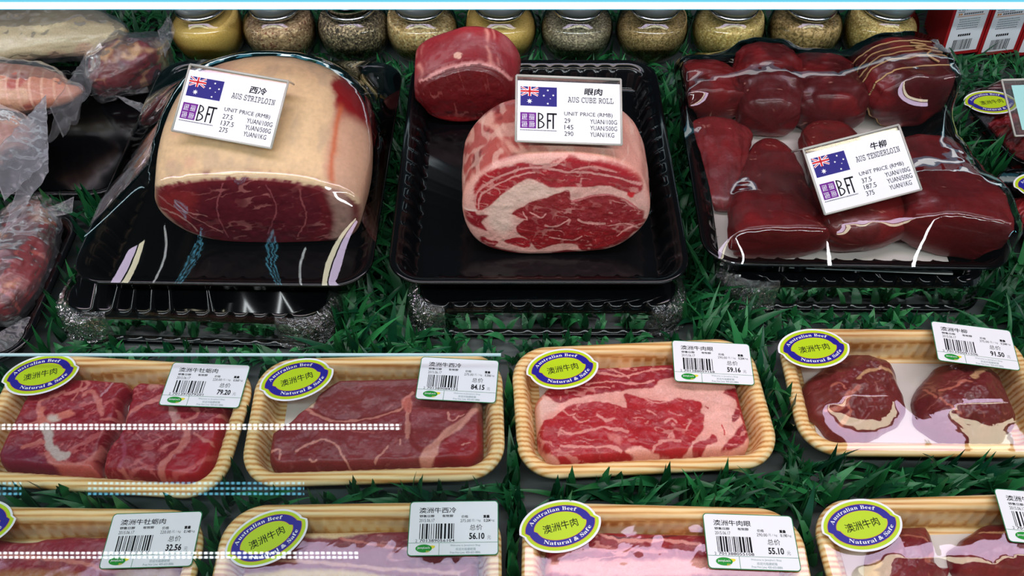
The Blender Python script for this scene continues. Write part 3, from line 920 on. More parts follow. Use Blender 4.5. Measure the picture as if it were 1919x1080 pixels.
def body1(Vw, t, uv):
    x = (Vw[:, 0] - O1[0]); h = Vw[:, 2] - O1[2]; y = Vw[:, 1] - O1[1]
    n = fbm(Vw * 45, 4); n2 = fbm(Vw * 160 + 9, 3)
    c = CREAM * (.86 + .22 * n)[:, None] * (.93 + .14 * n2)[:, None]
    def mixc(c, col, m): return c * (1 - m[:, None]) + np.asarray(col) * m[:, None]
    c = mixc(c, srgb(222, 168, 150), sstep(.5, .7, fbm(Vw * 30 + 4, 3)) * sstep(.03, -.05, x) * .6)
    c = mixc(c, srgb(196, 176, 150), sstep(.55, .7, fbm(Vw * np.array([60, 30, 60]) + 14, 3)) * .5)
    side = sstep(.071, .079, x + .012 * (n - .5) + .008 * (n2 - .5))
    c = mixc(c, srgb(214, 172, 146), side * sstep(.02, .0, y - .09) * .8)
    c = mixc(c, srgb(150, 30, 34), side * sstep(.075, .095, y + .02 * (n - .5)))
    c = mixc(c, srgb(206, 104, 60), np.exp(-((x - .081 + .01 * (n - .5)) / .0028) ** 2) * sstep(.0, .02, y) * sstep(.1, .085, y) * .8)
    c = mixc(c, srgb(176, 70, 66), sstep(-.068, -.08, x) * sstep(.045, .02, h) * .55)
    return c
V, Fc, col = rings(out1, 0, O1, UX, FB, .182, face1, body1, N=560, MF=130, MB=100, edge=.007, bulge=.006, back=.55, backu=.92, grow=.10, growv=.36, lean=.18, lump=.0016, seed=2, drift=.004)
V[:, 2] = np.maximum(V[:, 2], FLR + .0006); V = fit(V, 0)
st = mesh('striploin_roast', V, Fc, M['fat'], None, None, True, col); tag(st, 'large boneless striploin with thick cream fat cap', 'beef')
dv, df, dh = drape(big[0][:2], big[0][2] + .001, big[0][3] + .001, .03, big[0][4], RIM + .0004, [V], nx=130, ny=150, iters=2600, clear=.0026, wrinkle=.0, dil=2)
o = mesh('film_wrap', dv, df, M['film2'], BIG[0]); o['label'] = 'clear film stretched over the joint'
H1 = dh

# ---------------------------------------------------------------- rib roll and dark round on the open tray
O2 = P(1030, 479, FLR + .0008); O2 = np.array([O2[0], O2[1], FLR + .0008])
LN2 = .22
c2 = face_conv(O2, LN2)
ZA = Zm(720, 280, 2.842)
cz = lambda pts: c2(ZA(pts))
out2 = cz([(415, 290), (430, 235), (480, 165), (540, 112), (620, 72), (720, 48), (840, 38), (950, 36), (1060, 42), (1180, 65), (1290, 100), (1365, 150), (1395, 205), (1420, 290), (1410, 380), (1360, 450), (1280, 512), (1200, 545), (1100, 558), (980, 565), (860, 572), (720, 572), (620, 556), (540, 532), (480, 490), (440, 430), (418, 360)])
def face2(uv):
    f = FATP * .97
    return paint(uv, cz, f, [
        ('fat', [(600, 240), (700, 180), (820, 170), (900, 210), (1000, 210), (900, 240), (760, 280), (680, 330), (680, 400), (640, 450), (580, 420), (550, 340)], srgb(244, 204, 186), .005),
        ('lean', [(478, 232), (490, 185), (545, 130), (620, 100), (740, 76), (850, 84), (920, 56), (1000, 42), (1060, 62), (1170, 68), (1250, 85), (1340, 130), (1380, 180), (1370, 225), (1320, 235), (1270, 220), (1180, 190), (1080, 196), (1000, 195), (900, 200), (860, 190), (810, 165), (760, 158), (700, 186), (640, 226), (600, 258), (570, 292), (545, 310), (500, 320), (484, 300)], LEAN, .0009),
        ('lean', [(425, 335), (470, 325), (500, 345), (560, 350), (520, 385), (548, 430), (500, 420), (455, 400), (430, 370)], LEAN2, .0012),
        ('lean', [(640, 490), (700, 466), (776, 480), (770, 522), (710, 515)], LEAN, .0008),
        ('lean', [(512, 468), (560, 478), (606, 492), (590, 520), (680, 545), (770, 568), (700, 572), (600, 555), (530, 530)], LEAN2, .0009),
        ('lean', [(900, 548), (980, 536), (1050, 552), (980, 565), (910, 566)], LEAN2, .0009),
        ('lean', [(680, 335), (740, 300), (800, 268), (870, 250), (930, 225), (985, 212), (996, 262), (1040, 264), (1110, 240), (1190, 235), (1260, 255), (1320, 300), (1370, 325), (1388, 345), (1385, 375), (1402, 388), (1380, 430), (1320, 452), (1290, 492), (1200, 526), (1100, 552), (1040, 530), (1030, 505), (980, 500), (900, 505), (860, 520), (820, 532), (790, 500), (760, 470), (720, 450), (704, 410), (720, 385), (742, 368), (700, 352)], srgb(150, 34, 38), .0008),
        ('marb', srgb(226, 150, 140), 75, 200, -12, .855, .75),
        ('marb', srgb(214, 128, 122), 190, 420, 15, .90, .5),
        ('line', [(486, 290), (500, 225), (600, 152), (720, 108), (850, 97), (960, 115), (1100, 122), (1250, 152), (1370, 192)], .0013, srgb(226, 150, 142)),
        ('line', [(500, 310), (520, 240), (620, 175), (720, 135), (800, 125)], .0011, srgb(226, 150, 142)),
        ('line', [(850, 92), (910, 74), (975, 42)], .0016, srgb(232, 160, 150)), ('line', [(1000, 110), (1100, 90), (1240, 120)], .001, srgb(220, 140, 132)),
        ('line', [(1000, 270), (1080, 250), (1180, 238), (1280, 262), (1350, 315)], .0009, srgb(206, 110, 108)),
        ('line', [(860, 400), (920, 402), (985, 370)], .0011, srgb(226, 150, 140)), ('line', [(1035, 365), (1090, 390), (1170, 392)], .0014, srgb(226, 150, 140)),
        ('line', [(780, 330), (830, 355), (860, 340)], .0009, srgb(226, 150, 140)), ('line', [(880, 465), (1000, 480), (1050, 460)], .0008, srgb(226, 150, 140)),
        ('line', [(1200, 400), (1290, 392), (1370, 430)], .0008, srgb(226, 150, 140)), ('line', [(1240, 460), (1300, 420), (1380, 400)], .0009, srgb(226, 150, 140)),
        ('line', [(412, 318), (450, 326), (484, 322)], .0016, srgb(250, 210, 196)), ('line', [(700, 352), (760, 368), (740, 330)], .0008, srgb(226, 150, 140)),
        ('fat', [(1296, 228), (1330, 225), (1325, 252), (1305, 250)], srgb(206, 26, 34), .0008)], 5, warp=.0009)
def body2(Vw, t, uv):
    x = Vw[:, 0] - O2[0] - .02; y = Vw[:, 1] - O2[1]
    n = fbm(Vw * 40, 4); c = srgb(236, 172, 152) * (.84 + .3 * n)[:, None]
    def mixc(c, col, m): return c * (1 - m[:, None]) + np.asarray(col) * m[:, None]
    st_ = fbm(np.c_[Vw[:, 0] * 70 + y * 30, y * 22, Vw[:, 2] * 70], 4)
    left = sstep(-.015, -.06, x); right = sstep(.055, .08, x)
    c = mixc(c, srgb(176, 62, 58), sstep(.47, .6, st_) * np.clip(left * sstep(.006, .03, y) + right * .9 + .25, 0, 1) * .85)
    c = mixc(c, srgb(120, 34, 36), sstep(.6, .72, fbm(np.c_[Vw[:, :2] * 55 + 3, Vw[:, 2] * 55], 3)) * left * .8)
    c = mixc(c, srgb(246, 206, 186), sstep(.78, .86, ridge(Vw * np.array([50, 35, 50]) + 5, 2)) * .45)
    return c
V, Fc, col = rings(out2, 0, O2, UX, FB, .118, face2, body2, N=680, MF=190, MB=80, edge=.006, bulge=.002, back=.55, grow=.02, lean=LN2, lump=.0022, seed=7)
V[:, 2] = np.maximum(V[:, 2], FLR + .0006)
rr_ = mesh('rib_roll', V, Fc, M['meat'], None, None, True, col); tag(rr_, 'boneless marbled rib roll with cut face toward the front', 'beef')
VROLL = V

O3 = P(868, 233, FLR + .0008); O3 = np.array([O3[0], O3[1], FLR + .0008])
c3_ = face_conv(O3, .12)
out3 = c3_([(772, 178), (784, 152), (830, 131), (880, 119), (925, 126), (955, 146), (968, 172), (958, 206), (925, 224), (880, 234), (840, 233), (805, 222), (782, 200)])
def face3(uv):
    return paint(uv, c3_, srgb(104, 22, 26), [('all',), ('marb', srgb(196, 110, 104), 150, 40, 10, .87, .35),
        ('line', [(786, 156), (830, 134), (880, 122), (926, 129), (960, 155)], .0012, srgb(216, 150, 142)),
        ('fat', [(800, 222), (840, 214), (900, 222), (880, 238), (840, 238)], srgb(170, 26, 30), .004)], 9)
def body3(Vw, t, uv):
    x = Vw[:, 0] - O3[0]; y = Vw[:, 1] - O3[1]
    c = srgb(140, 38, 44) * (.75 + .5 * fbm(Vw * 45, 4))[:, None]
    def mixc(c, col, m): return c * (1 - m[:, None]) + np.asarray(col) * m[:, None]
    a = x + .02 * fbm(np.c_[Vw * 30], 3)
    for xc, w, k in ((-.028, .0024, .8), (-.02, .0016, .6), (.045, .002, .7), (.052, .0014, .6)):
        c = mixc(c, srgb(214, 140, 126), np.exp(-((a - xc + y * .25) / w) ** 2) * k * sstep(.3, .55, fbm(Vw * 60 + xc * 99, 3)))
    c = mixc(c, srgb(222, 172, 150), sstep(.003, .0018, np.hypot(x + .0 + .003, y - .022) - .004 + .004 * fbm(Vw * 300, 2)))
    return mixc(c, srgb(170, 104, 104), sstep(.55, .75, fbm(Vw * 26 + 7, 3)) * .5)
V, Fc, col = rings(out3, 0, O3, UX, FB, .085, face3, body3, N=360, MF=90, MB=80, edge=.009, bulge=.006, back=.6, grow=.10, lean=.12, lump=.002, seed=12)
V[:, 2] = np.maximum(V[:, 2], FLR + .0006); V = fit(V, 1)
ed = mesh('round_joint', V, Fc, M['meatgloss'], None, None, True, col); tag(ed, 'dark red trimmed joint wrapped tight, at the back left of the open tray', 'beef')

# ---------------------------------------------------------------- tenderloins
v, f = box((.288, .572, FLR + .0006), .205, .235, .0012)
v, f = box((0, 0, 0), .20, .232, .0012); v = xf(v, (.288, .57), -3, FLR + .0008)
o = mesh('absorbent_pad', v, f, M['pad'], BIG[2], smooth=False); o['label'] = 'white absorbent pads'
TF = FLR + .0017
def px_path(pts, zf): return [P(x, y, zf) for x, y, w in pts]
def tender(pts, label, seed, hk=.62, cut=0.0, tone=(142, 36, 40), face=True, lump=.2, power=2.3, flip=False):
    mid = []
    for x, y, w in pts:
        zz = np.linalg.norm((P(x, y, TF) - CAM)); mid.append(w / F * zz * .97)
    hw = np.array(mid); hh = hw * hk
    path = []
    for (x, y, w), h in zip(pts, hh):
        q = P(x, y, TF + h); path.append((q[0], q[1], TF))
    V, Fc, t, a = limb(path, hw, hh, seed=seed, lump=lump, cut=cut, power=power, N=110, Mn=150)
    n = fbm(V * 50 + seed, 4); base = srgb(*tone) * (.72 + .56 * n)[:, None]
    # silver skin and fine lengthwise fibres
    fb = fbm(np.c_[a * 3.2 + 2 * fbm(V * 30, 2), t * 3, np.full(len(t), seed)], 4)
    base = base * (.72 + .56 * fb)[:, None]
    ff = fbm(np.c_[a * 14 + 3 * fbm(V * 40, 2), t * 9, np.full(len(t), seed + 3)], 3); base = base * (.8 + .4 * ff)[:, None]
    red = sstep(.5, .68, fbm(V * 34 + 11 * seed, 3))[:, None] * .55; base = base * (1 - red) + srgb(150, 38, 40) * red
    wob = V + (fbm(V * 90, 2)[:, None] - .5) * .008
    m = sstep(.945, .975, ridge(np.c_[wob[:, 0] * 85 + seed, wob[:, 1] * 40, wob[:, 2] * 85], 2)) * sstep(.5, .62, fbm(V * 46 + 5 * seed, 2)) * .7
    base = base * (1 - m[:, None]) + srgb(222, 160, 140) * m[:, None]
    if cut:
        k = sstep(.05, .02, t)[:, None]
        base = base * (1 - k) + (srgb(112, 30, 30) * (.7 + .6 * fbm(np.c_[V[:, 0] * 60, V[:, 1] * 60, V[:, 2] * 260], 3))[:, None]) * k
    V = fit(V, 2)
    o = mesh('tenderloin', V, Fc, M['meatgloss'], None, None, True, base)
    tag(o, label, 'beef', 'tenderloin pieces in the right black tray')
    return o, V
TV = []
tl = [
 ([(1356, 395, 26), (1352, 330, 43), (1345, 262, 56), (1344, 228, 52)], 'thin flat tenderloin strip along the left edge of its tray', 21, .5, 0.0, (128, 42, 44)),
 ([(1462, 462, 86), (1452, 420, 80), (1448, 345, 60), (1448, 290, 44), (1448, 262, 26)], 'pointed tenderloin piece widening to a folded cut end at the front left', 22, .52, 1.0, (112, 32, 34)),
 ([(1622, 460, 72), (1610, 425, 76), (1585, 340, 66), (1548, 258, 50), (1526, 232, 40)], 'tenderloin piece under the price stand, rounded end at the front', 23, .55, 0.0, (112, 38, 36)),
 ([(1796, 452, 92), (1790, 415, 92), (1764, 345, 72), (1738, 285, 60), (1726, 262, 50)], 'broad tenderloin piece at the front right with flat cut end', 24, .56, 1.0, (110, 31, 33)),
 ([(1335, 206, 64), (1325, 158, 64), (1322, 132, 54)], 'folded tenderloin piece in the back left corner of its tray', 25, .62, 0.0, (98, 36, 36)),
 ([(1440, 238, 46), (1440, 172, 60), (1434, 125, 56), (1424, 104, 46)], 'tall tenderloin piece second from left in the back row', 26, .78, 0.0, (90, 29, 31)),
 ([(1555, 226, 58), (1545, 162, 64), (1532, 120, 52)], 'tenderloin piece third from left in the back row', 27, .68, 0.0, (90, 29, 31)),
 ([(1728, 205, 76), (1710, 165, 84), (1675, 122, 72), (1648, 98, 58)], 'dark tenderloin roll tied with pale twine in the back right corner', 28, .66, 0.0, (86, 27, 30)),
]
for t_ in tl:
    o, V = tender(*t_[:4], cut=t_[4], tone=t_[5]); TV.append(V)
    last = o
# twine rings on the tied roll
V = TV[-1].reshape(150, 110, 3)
for k, (i0, sl) in enumerate(((26, 10), (48, 6), (66, 4), (84, 2), (104, 0))):
    cenv = V[i0].mean(0); pts = []
    for j in range(110):
        i = int(np.clip(i0 + sl * math.sin(2 * np.pi * j / 110), 1, 148)); q = V[i, j]; d = q - cenv; d[1] *= .3; pts.append(q + d / np.linalg.norm(d) * .0006)
    pts.append(pts[0])
    v, f = tube(resample(np.array(pts), 140, False), .00085, 6); v = fit(v, 2)
    mesh('twine', v, f, M['twine'], last)
top = V[:, 24:34].mean(1)
kn = [np.array(top[i]) + [.002 * math.sin(i), 0, .0024] for i in (40, 52, 66, 74, 84, 92)]
kn = [k + np.array([.012 * ((-1) ** i) * .4 + .004, 0, -.0004]) for i, k in enumerate(kn)]
v, f = tube(smooth_poly(np.array(kn), 8, False), .0011, 6); mesh('twine_knot', v, f, M['twine'], last)
dv, df, dh = drape(big[2][:2], big[2][2] + .001, big[2][3] + .001, .03, big[2][4], RIM + .0004, TV, nx=130, ny=140, iters=700, clear=.0018, wrinkle=.0005, dil=2)
o = mesh('film_wrap', dv, df, M['film2'], BIG[2]); o['label'] = 'clear film over the tenderloins'
H3 = dh
# ---------------------------------------------------------------- small packs
def wood_tray(c, W, D, ang, label):
    V, Fc = tray_geo(W, D, .03, WOODP, .0095, .0016)
    e = empty('meat_tray', (c[0], c[1], 0), label, 'tray', 'woodgrain meat trays')
    b = mesh('tray_body', xf(V, c, ang), Fc, M['wood'], e)
    v, f = box((0, 0, .0068), W - .044, D - .042, .0014); v = xf(v, c, ang)
    mesh('absorbent_pad', v, f, M['pad'], e, smooth=False)
    FOOT.append((c[0], c[1], W - .003, D - .003, ang))
    return e
def stconv(z): return lambda pts: [tuple(P(x, y, z)[:2]) for x, y in pts]
PB = .0078
def steak(label, outline, zt, painter, seed, res=.0006, rnd=.0055, dome=0.0, extra=None, clip=None, mat='meat', name='beef_steak', bump=.0019, cat='beef', group='portions in the woodgrain trays'):
    pl = smooth_poly(stconv(zt)(outline), 6)
    pl = pl + (np.c_[fbm(np.c_[pl * 75, np.full(len(pl), seed)], 3), fbm(np.c_[pl * 75, np.full(len(pl), seed + 50.)], 3)] - .5) * .006
    if clip is not None:           # keep inside the tray
        c, W, D, ang = clip; a = math.radians(-ang); R = np.array([[math.cos(a), -math.sin(a)], [math.sin(a), math.cos(a)]])
        q = (pl - np.array(c)) @ R.T; q = rclip(q, W, D, .03, .0164)
        pl = q @ R + np.array(c); pl = resample(pl, max(80, len(pl)))
    V, Fc, col = hf(pl, PB, zt, painter, res, rnd, bump, dome, seed, extra)
    o = mesh(name, V, Fc, M[mat], None, None, True, col); tag(o, label, cat, group)
    return V

TRAYS = {'T1': ((-.311, .3145), .2, .115, -4.0), 'T2': ((-.1062, .3195), .199, .112, 2.0), 'T3': ((.1021, .330), .2, .117, 3.2), 'T4': ((.3225, .344), .2, .117, -.6),
         'R1': ((-.3195, .186), .2, .115, -1.0), 'R2': ((-.1072, .1895), .2, .115, 1.0), 'R3': ((.1065, .188), .2, .115, -1.6), 'R4': ((.3185, .195), .2, .115, 2.0)}
TL = {'T1': 'woodgrain tray of veined shoulder steaks, 79.20 on its label', 'T2': 'woodgrain tray with sirloin steak, 84.15 on its label', 'T3': 'woodgrain tray with ribeye steak, 59.16 on its label', 'T4': 'woodgrain tray with two round fillet pieces, 91.50 on its label',
      'R1': 'woodgrain tray cut by the bottom edge, 32.56 on its label', 'R2': 'woodgrain tray cut by the bottom edge, 56.10 on its label', 'R3': 'woodgrain tray cut by the bottom edge, 55.10 on its label', 'R4': 'woodgrain tray of fillet pieces in the bottom right corner'}
ET = {k: wood_tray(*TRAYS[k], TL[k]) for k in TRAYS}
PL = srgb(226, 152, 142)
OBS = {k: [] for k in TRAYS}

# T3 ribeye
Z3 = Zm(940, 610, 3.5537); zt = .023; s3 = lambda pts: stconv(zt)(Z3(pts))
def p3(uv): return paint(uv, s3, FATP, [
    ('fat', [(1000, 420), (1200, 380), (1400, 400), (1480, 480), (1560, 620), (1540, 720), (1400, 700), (1340, 600), (1330, 500), (1100, 480)], srgb(244, 190, 176), .004),
    ('fat', [(240, 480), (380, 520), (300, 600), (220, 700), (190, 600)], srgb(240, 200, 188), .003),
    ('lean', [(280, 440), (330, 418), (480, 392), (560, 350), (620, 300), (700, 262), (750, 258), (830, 298), (900, 238), (1130, 195), (1300, 190), (1330, 330), (1130, 350), (1050, 372), (1000, 410), (850, 425), (740, 440), (500, 480), (400, 510), (330, 490)], srgb(158, 34, 46), .0008),
    ('lean', [(228, 730), (250, 690), (285, 640), (350, 610), (400, 560), (480, 520), (620, 508), (740, 525), (832, 545), (818, 455), (950, 490), (1090, 512), (1200, 490), (1330, 510), (1318, 570), (1342, 600), (1330, 700), (1290, 760), (1220, 850), (1100, 852), (990, 835), (900, 805), (830, 830), (885, 862), (700, 888), (560, 905), (420, 905), (320, 840), (255, 800)], srgb(176, 38, 46), .0008),
    ('lean', [(1480, 450), (1600, 415), (1655, 500), (1685, 600), (1664, 700), (1600, 792), (1478, 822), (1500, 782), (1550, 710), (1604, 640), (1572, 560), (1556, 500)], srgb(160, 34, 44), .0009),
    ('lean', [(1530, 622), (1570, 540), (1588, 600), (1552, 642)], LEAN2, .0006),
    ('lean', [(1280, 800), (1370, 758), (1400, 720), (1442, 770), (1370, 800), (1340, 870), (1400, 858), (1520, 838), (1532, 872), (1450, 898), (1330, 898)], srgb(170, 40, 50), .0008),
    ('marb', PL, 70, 170, -8, .862, .75), ('marb', srgb(214, 120, 116), 200, 420, 20, .90, .5),
    ('line', [(560, 392), (640, 380), (760, 372), (900, 385), (1010, 370)], .0011, PL), ('line', [(630, 318), (720, 318), (830, 335), (1000, 302), (1130, 292)], .0012, PL), ('line', [(700, 268), (800, 322), (850, 345)], .001, PL), ('line', [(480, 405), (600, 415), (720, 412)], .0009, PL),
    ('line', [(390, 700), (480, 722), (600, 690), (700, 688), (840, 712)], .0015, PL), ('line', [(640, 598), (700, 640), (742, 628)], .0014, PL), ('line', [(480, 600), (520, 636), (580, 630)], .001, PL),
    ('fat', [(712, 728), (770, 730), (800, 760), (790, 800), (750, 770), (720, 760)], srgb(214, 120, 112), .0015),
    ('line', [(1050, 772), (1120, 765), (1200, 772)], .0015, PL), ('line', [(1000, 832), (1030, 800), (1068, 780)], .0014, PL), ('line', [(1120, 740), (1135, 715), (1150, 745)], .0016, PL), ('line', [(1090, 640), (1130, 628), (1160, 640)], .0011, PL), ('line', [(1230, 690), (1260, 640)], .001, PL), ('line', [(400, 800), (560, 810), (700, 802), (800, 830)], .0015, PL),
    ('line', [(410, 560), (450, 590), (490, 580)], .001, PL), ('line', [(970, 560), (1010, 585)], .0009, PL), ('line', [(930, 480), (1020, 520), (1090, 516)], .0006, PL),
    ('line', [(1465, 662), (1480, 690), (1482, 720)], .0005, srgb(200, 40, 52)), ('line', [(1352, 536), (1372, 556)], .0005, srgb(170, 40, 48)),
    ('line', [(205, 700), (205, 560), (250, 480)], .0022, srgb(230, 150, 124))], 3)
OBS['T3'].append(steak('thick marbled ribeye steak with a broad seam of fat, whole in its tray', Z3([(262, 440), (380, 345), (480, 288), (640, 248), (850, 232), (1000, 190), (1110, 172), (1300, 175), (1500, 230), (1640, 380), (1684, 480), (1694, 640), (1665, 760), (1645, 840), (1630, 880), (1500, 897), (1340, 902), (1240, 906), (1050, 908), (880, 916), (700, 925), (500, 932), (390, 926), (325, 890), (258, 820), (218, 740), (195, 690), (202, 540)]), zt, p3, 3, clip=TRAYS['T3'], res=.00052))

# T2 sirloin
Z2 = Zm(420, 640, 3.5537); s2 = lambda pts: stconv(.022)(Z2(pts))
PK = srgb(222, 150, 134)
def p2(uv): return paint(uv, s2, srgb(150, 60, 62), [('all',),
    ('lean', [(590, 370), (640, 310), (800, 210), (1000, 180), (1260, 180), (1220, 400), (1180, 450), (1000, 512), (870, 530), (720, 535), (620, 500)], srgb(134, 56, 56), .002),
    ('lean', [(1440, 700), (1500, 640), (1560, 620), (1660, 560), (1770, 580), (1740, 690), (1660, 800), (1560, 870), (1420, 880), (1390, 800)], srgb(160, 40, 46), .003),
    ('lean', [(1420, 790), (1500, 760), (1600, 800), (1560, 870), (1430, 875)], srgb(140, 28, 34), .003),
    ('lean', [(180, 620), (420, 560), (700, 680), (840, 830), (600, 850), (300, 900), (120, 900)], srgb(140, 50, 52), .003),
    ('marb', srgb(196, 120, 114), 40, 140, 15, .9, .45),
    ('fat', [(470, 462), (520, 415), (592, 372), (606, 440), (562, 458)], srgb(228, 198, 166), .001),
    ('line', [(555, 458), (620, 500), (720, 536), (870, 530), (1000, 512), (1100, 480), (1185, 450), (1205, 395), (1255, 345)], .0016, PK),
    ('line', [(1215, 400), (1232, 450), (1225, 520), (1225, 645)], .0022, PK), ('fat', [(1190, 400), (1235, 360), (1255, 400), (1235, 480), (1205, 460)], srgb(214, 120, 106), .0012),
    ('fat', [(1672, 428), (1742, 422), (1700, 470), (1640, 522), (1560, 602), (1480, 652), (1432, 700), (1420, 782), (1310, 852), (1330, 722), (1420, 652), (1470, 582), (1580, 520)], srgb(232, 162, 144), .0012),
    ('line', [(1490, 470), (1500, 510), (1530, 520), (1590, 488)], .0011, PK), ('line', [(490, 738), (570, 690), (680, 668), (760, 720), (840, 832)], .0012, PK),
    ('line', [(1005, 805), (1045, 760), (1092, 710)], .0013, PK), ('fat', [(1000, 850), (1090, 830), (1080, 850), (1010, 858)], PK, .001),
    ('line', [(325, 742), (378, 738), (385, 792)], .0012, PK), ('line', [(580, 795), (600, 808), (618, 800)], .001, PK), ('line', [(180, 680), (200, 760), (190, 860)], .0012, PK), ('line', [(740, 540), (860, 600), (1000, 620)], .0007, srgb(190, 100, 96)),
    ('line', [(1180, 670), (1180, 700)], .001, PK), ('line', [(1590, 700), (1640, 680)], .0008, PK)], 4, var=.3)
def ex2(p, d):     # the front slices overlap the back muscle in a low step
    s = sdist(smooth_poly(s2([(300, 560), (470, 462), (560, 458), (720, 536), (870, 530), (1000, 512), (1185, 450), (1230, 400), (1240, 640), (1330, 730), (1480, 640), (1680, 430), (1900, 430), (1900, 1000), (0, 1000), (0, 700)]), 3), p)
    return -.0026 * sstep(.003, -.003, s) * sstep(0, .01, d)
OBS['T2'].append(steak('pale red sirloin steak crossed by a diagonal fat seam at its right', Z2([(640, 318), (720, 250), (810, 208), (1000, 180), (1280, 180), (1500, 190), (1690, 300), (1750, 425), (1770, 580), (1742, 690), (1660, 800), (1560, 872), (1400, 884), (1250, 868), (1050, 878), (840, 890), (620, 900), (420, 912), (300, 932), (200, 938), (115, 880), (150, 780), (190, 650), (270, 600), (380, 540), (470, 455), (560, 400)]), .0245, p2, 4, clip=TRAYS['T2'], extra=ex2, res=.00055))

# T1 two veined shoulder steaks
Z1_ = Zm(0, 640, 3.6); s1 = lambda pts: stconv(.022)(Z1_(pts))
VN = srgb(208, 120, 110)
def p1(uv): return paint(uv, s1, srgb(150, 32, 46), [('all',), ('marb', srgb(206, 110, 108), 55, 150, 25, .85, .7), ('marb', srgb(200, 104, 104), 110, 260, -35, .87, .75), ('marb', srgb(196, 100, 100), 230, 420, 40, .9, .6),
    ('lean', [(-100, 760), (160, 720), (330, 800), (400, 900), (0, 920)], srgb(128, 34, 60), .004),
    ('line', [(285, 480), (300, 560), (330, 545), (430, 512), (486, 500)], .0042, srgb(222, 130, 110)), ('fat', [(330, 520), (390, 508), (410, 545), (350, 560)], srgb(226, 214, 196), .002),
    ('line', [(300, 580), (330, 650), (370, 740), (425, 780), (470, 772)], .0042, srgb(206, 190, 180)), ('line', [(322, 760), (390, 828), (510, 842), (620, 800), (690, 715)], .0028, VN), ('fat', [(400, 850), (520, 850), (640, 810), (640, 930), (400, 930)], srgb(206, 104, 96), .003),
    ('line', [(575, 368), (630, 352), (665, 400), (685, 450), (700, 505)], .0026, VN), ('line', [(560, 270), (600, 290), (580, 330), (450, 360)], .0016, VN), ('line', [(270, 470), (285, 420), (330, 400), (440, 350)], .0016, VN), ('line', [(170, 720), (240, 692), (300, 690)], .003, VN), ('line', [(560, 180), (575, 250), (540, 350), (500, 400)], .001, VN), ('line', [(690, 535), (790, 530), (800, 480)], .0016, VN), ('line', [(0, 620), (140, 590), (270, 545)], .0012, VN), ('line', [(760, 230), (770, 290), (690, 370)], .0012, srgb(196, 140, 150)),
    ('lean', [(1100, 900), (1300, 700), (1560, 480), (1640, 560), (1400, 900), (1200, 1000)], srgb(176, 34, 48), .004),
    ('line', [(815, 565), (900, 485), (1000, 425), (1110, 405)], .002, VN), ('line', [(1160, 430), (1190, 530), (1265, 582)], .003, srgb(206, 150, 140)), ('line', [(1225, 560), (1272, 620), (1250, 700), (1160, 790), (1105, 850), (1080, 960)], .0034, VN), ('line', [(1295, 455), (1345, 485), (1325, 520), (1265, 548)], .0016, VN), ('line', [(1100, 725), (1215, 680)], .0016, VN), ('line', [(820, 868), (900, 922), (1070, 935)], .002, VN), ('line', [(1320, 625), (1440, 702)], .0013, VN), ('line', [(1180, 905), (1280, 880), (1400, 800), (1500, 690)], .0022, srgb(206, 90, 92)), ('line', [(830, 640), (850, 760), (820, 860)], .0016, srgb(170, 70, 90)), ('fat', [(1010, 330), (1050, 250), (1090, 290), (1080, 330)], srgb(206, 140, 130), .002), ('line', [(1480, 520), (1560, 490)], .002, VN)], 6)
OBS['T1'].append(steak('shoulder steak with pale vein and gristle knot, left piece of its tray', Z1_([(-240, 420), (-60, 380), (100, 330), (300, 240), (480, 170), (620, 138), (745, 140), (820, 190), (858, 280), (852, 330), (805, 380), (812, 470), (790, 535), (700, 690), (662, 780), (640, 905), (520, 925), (400, 930), (200, 915), (0, 905), (-240, 900)]), .0245, p1, 6, clip=TRAYS['T1']))
OBS['T1'].append(steak('shoulder steak with branching fat veins, right piece of its tray', Z1_([(880, 300), (1000, 212), (1150, 178), (1400, 190), (1580, 300), (1625, 430), (1605, 520), (1552, 640), (1480, 760), (1380, 872), (1290, 950), (1220, 990), (1080, 985), (900, 960), (760, 945), (680, 930), (676, 800), (722, 705), (812, 560), (836, 440), (862, 350)]), .025, p1, 8, clip=TRAYS['T1']))

# T4 fillet medallions
Z4 = Zm(1420, 590, 3.483)
def pf(seed, lines, conv, base=(122, 46, 46)):
    return lambda uv: paint(uv, conv, srgb(*base), [('all',), ('marb', srgb(196, 128, 108), 70, 120, 30, .9, .4)] + [('line', p, w, srgb(214, 168, 124) if k == 0 else srgb(190, 110, 92)) for k, (p, w) in enumerate(lines)], seed, var=.5)
s4 = lambda pts: stconv(.03)(Z4(pts))
def lumps(seed, a=.0055): return lambda p, d: (a * 2 * (fbm(np.c_[p * 62, np.full(len(p), seed)], 4) - .5) - .0035 * sstep(.74, .9, ridge(np.c_[p * 26, np.full(len(p), seed + 4)], 2))) * sstep(0, .012, d)
m1 = [(318, 480), (345, 385), (410, 320), (500, 250), (610, 200), (740, 206), (860, 250), (925, 320), (948, 400), (985, 480), (1014, 590), (985, 640), (900, 700), (800, 760), (690, 790), (570, 770), (500, 730), (420, 655), (348, 600), (330, 540)]
OBS['T4'].append(steak('rounded fillet piece below the oval sticker', Z4(m1), .026, pf(31, [([(645, 440), (700, 395), (790, 365), (890, 370), (940, 420)], .0022), ([(480, 470), (540, 460), (560, 500)], .0014), ([(470, 590), (560, 590), (590, 540), (640, 500)], .0022), ([(560, 690), (600, 640), (585, 590)], .0014)], s4), 31, rnd=.022, dome=.012, extra=lumps(1.5), clip=TRAYS['T4'], name='fillet_medallion', bump=.002, mat='meatgloss'))
m2 = [(1062, 500), (1100, 410), (1180, 320), (1300, 270), (1450, 255), (1600, 330), (1690, 430), (1740, 560), (1730, 680), (1650, 770), (1520, 810), (1350, 800), (1200, 750), (1090, 670), (1062, 590)]
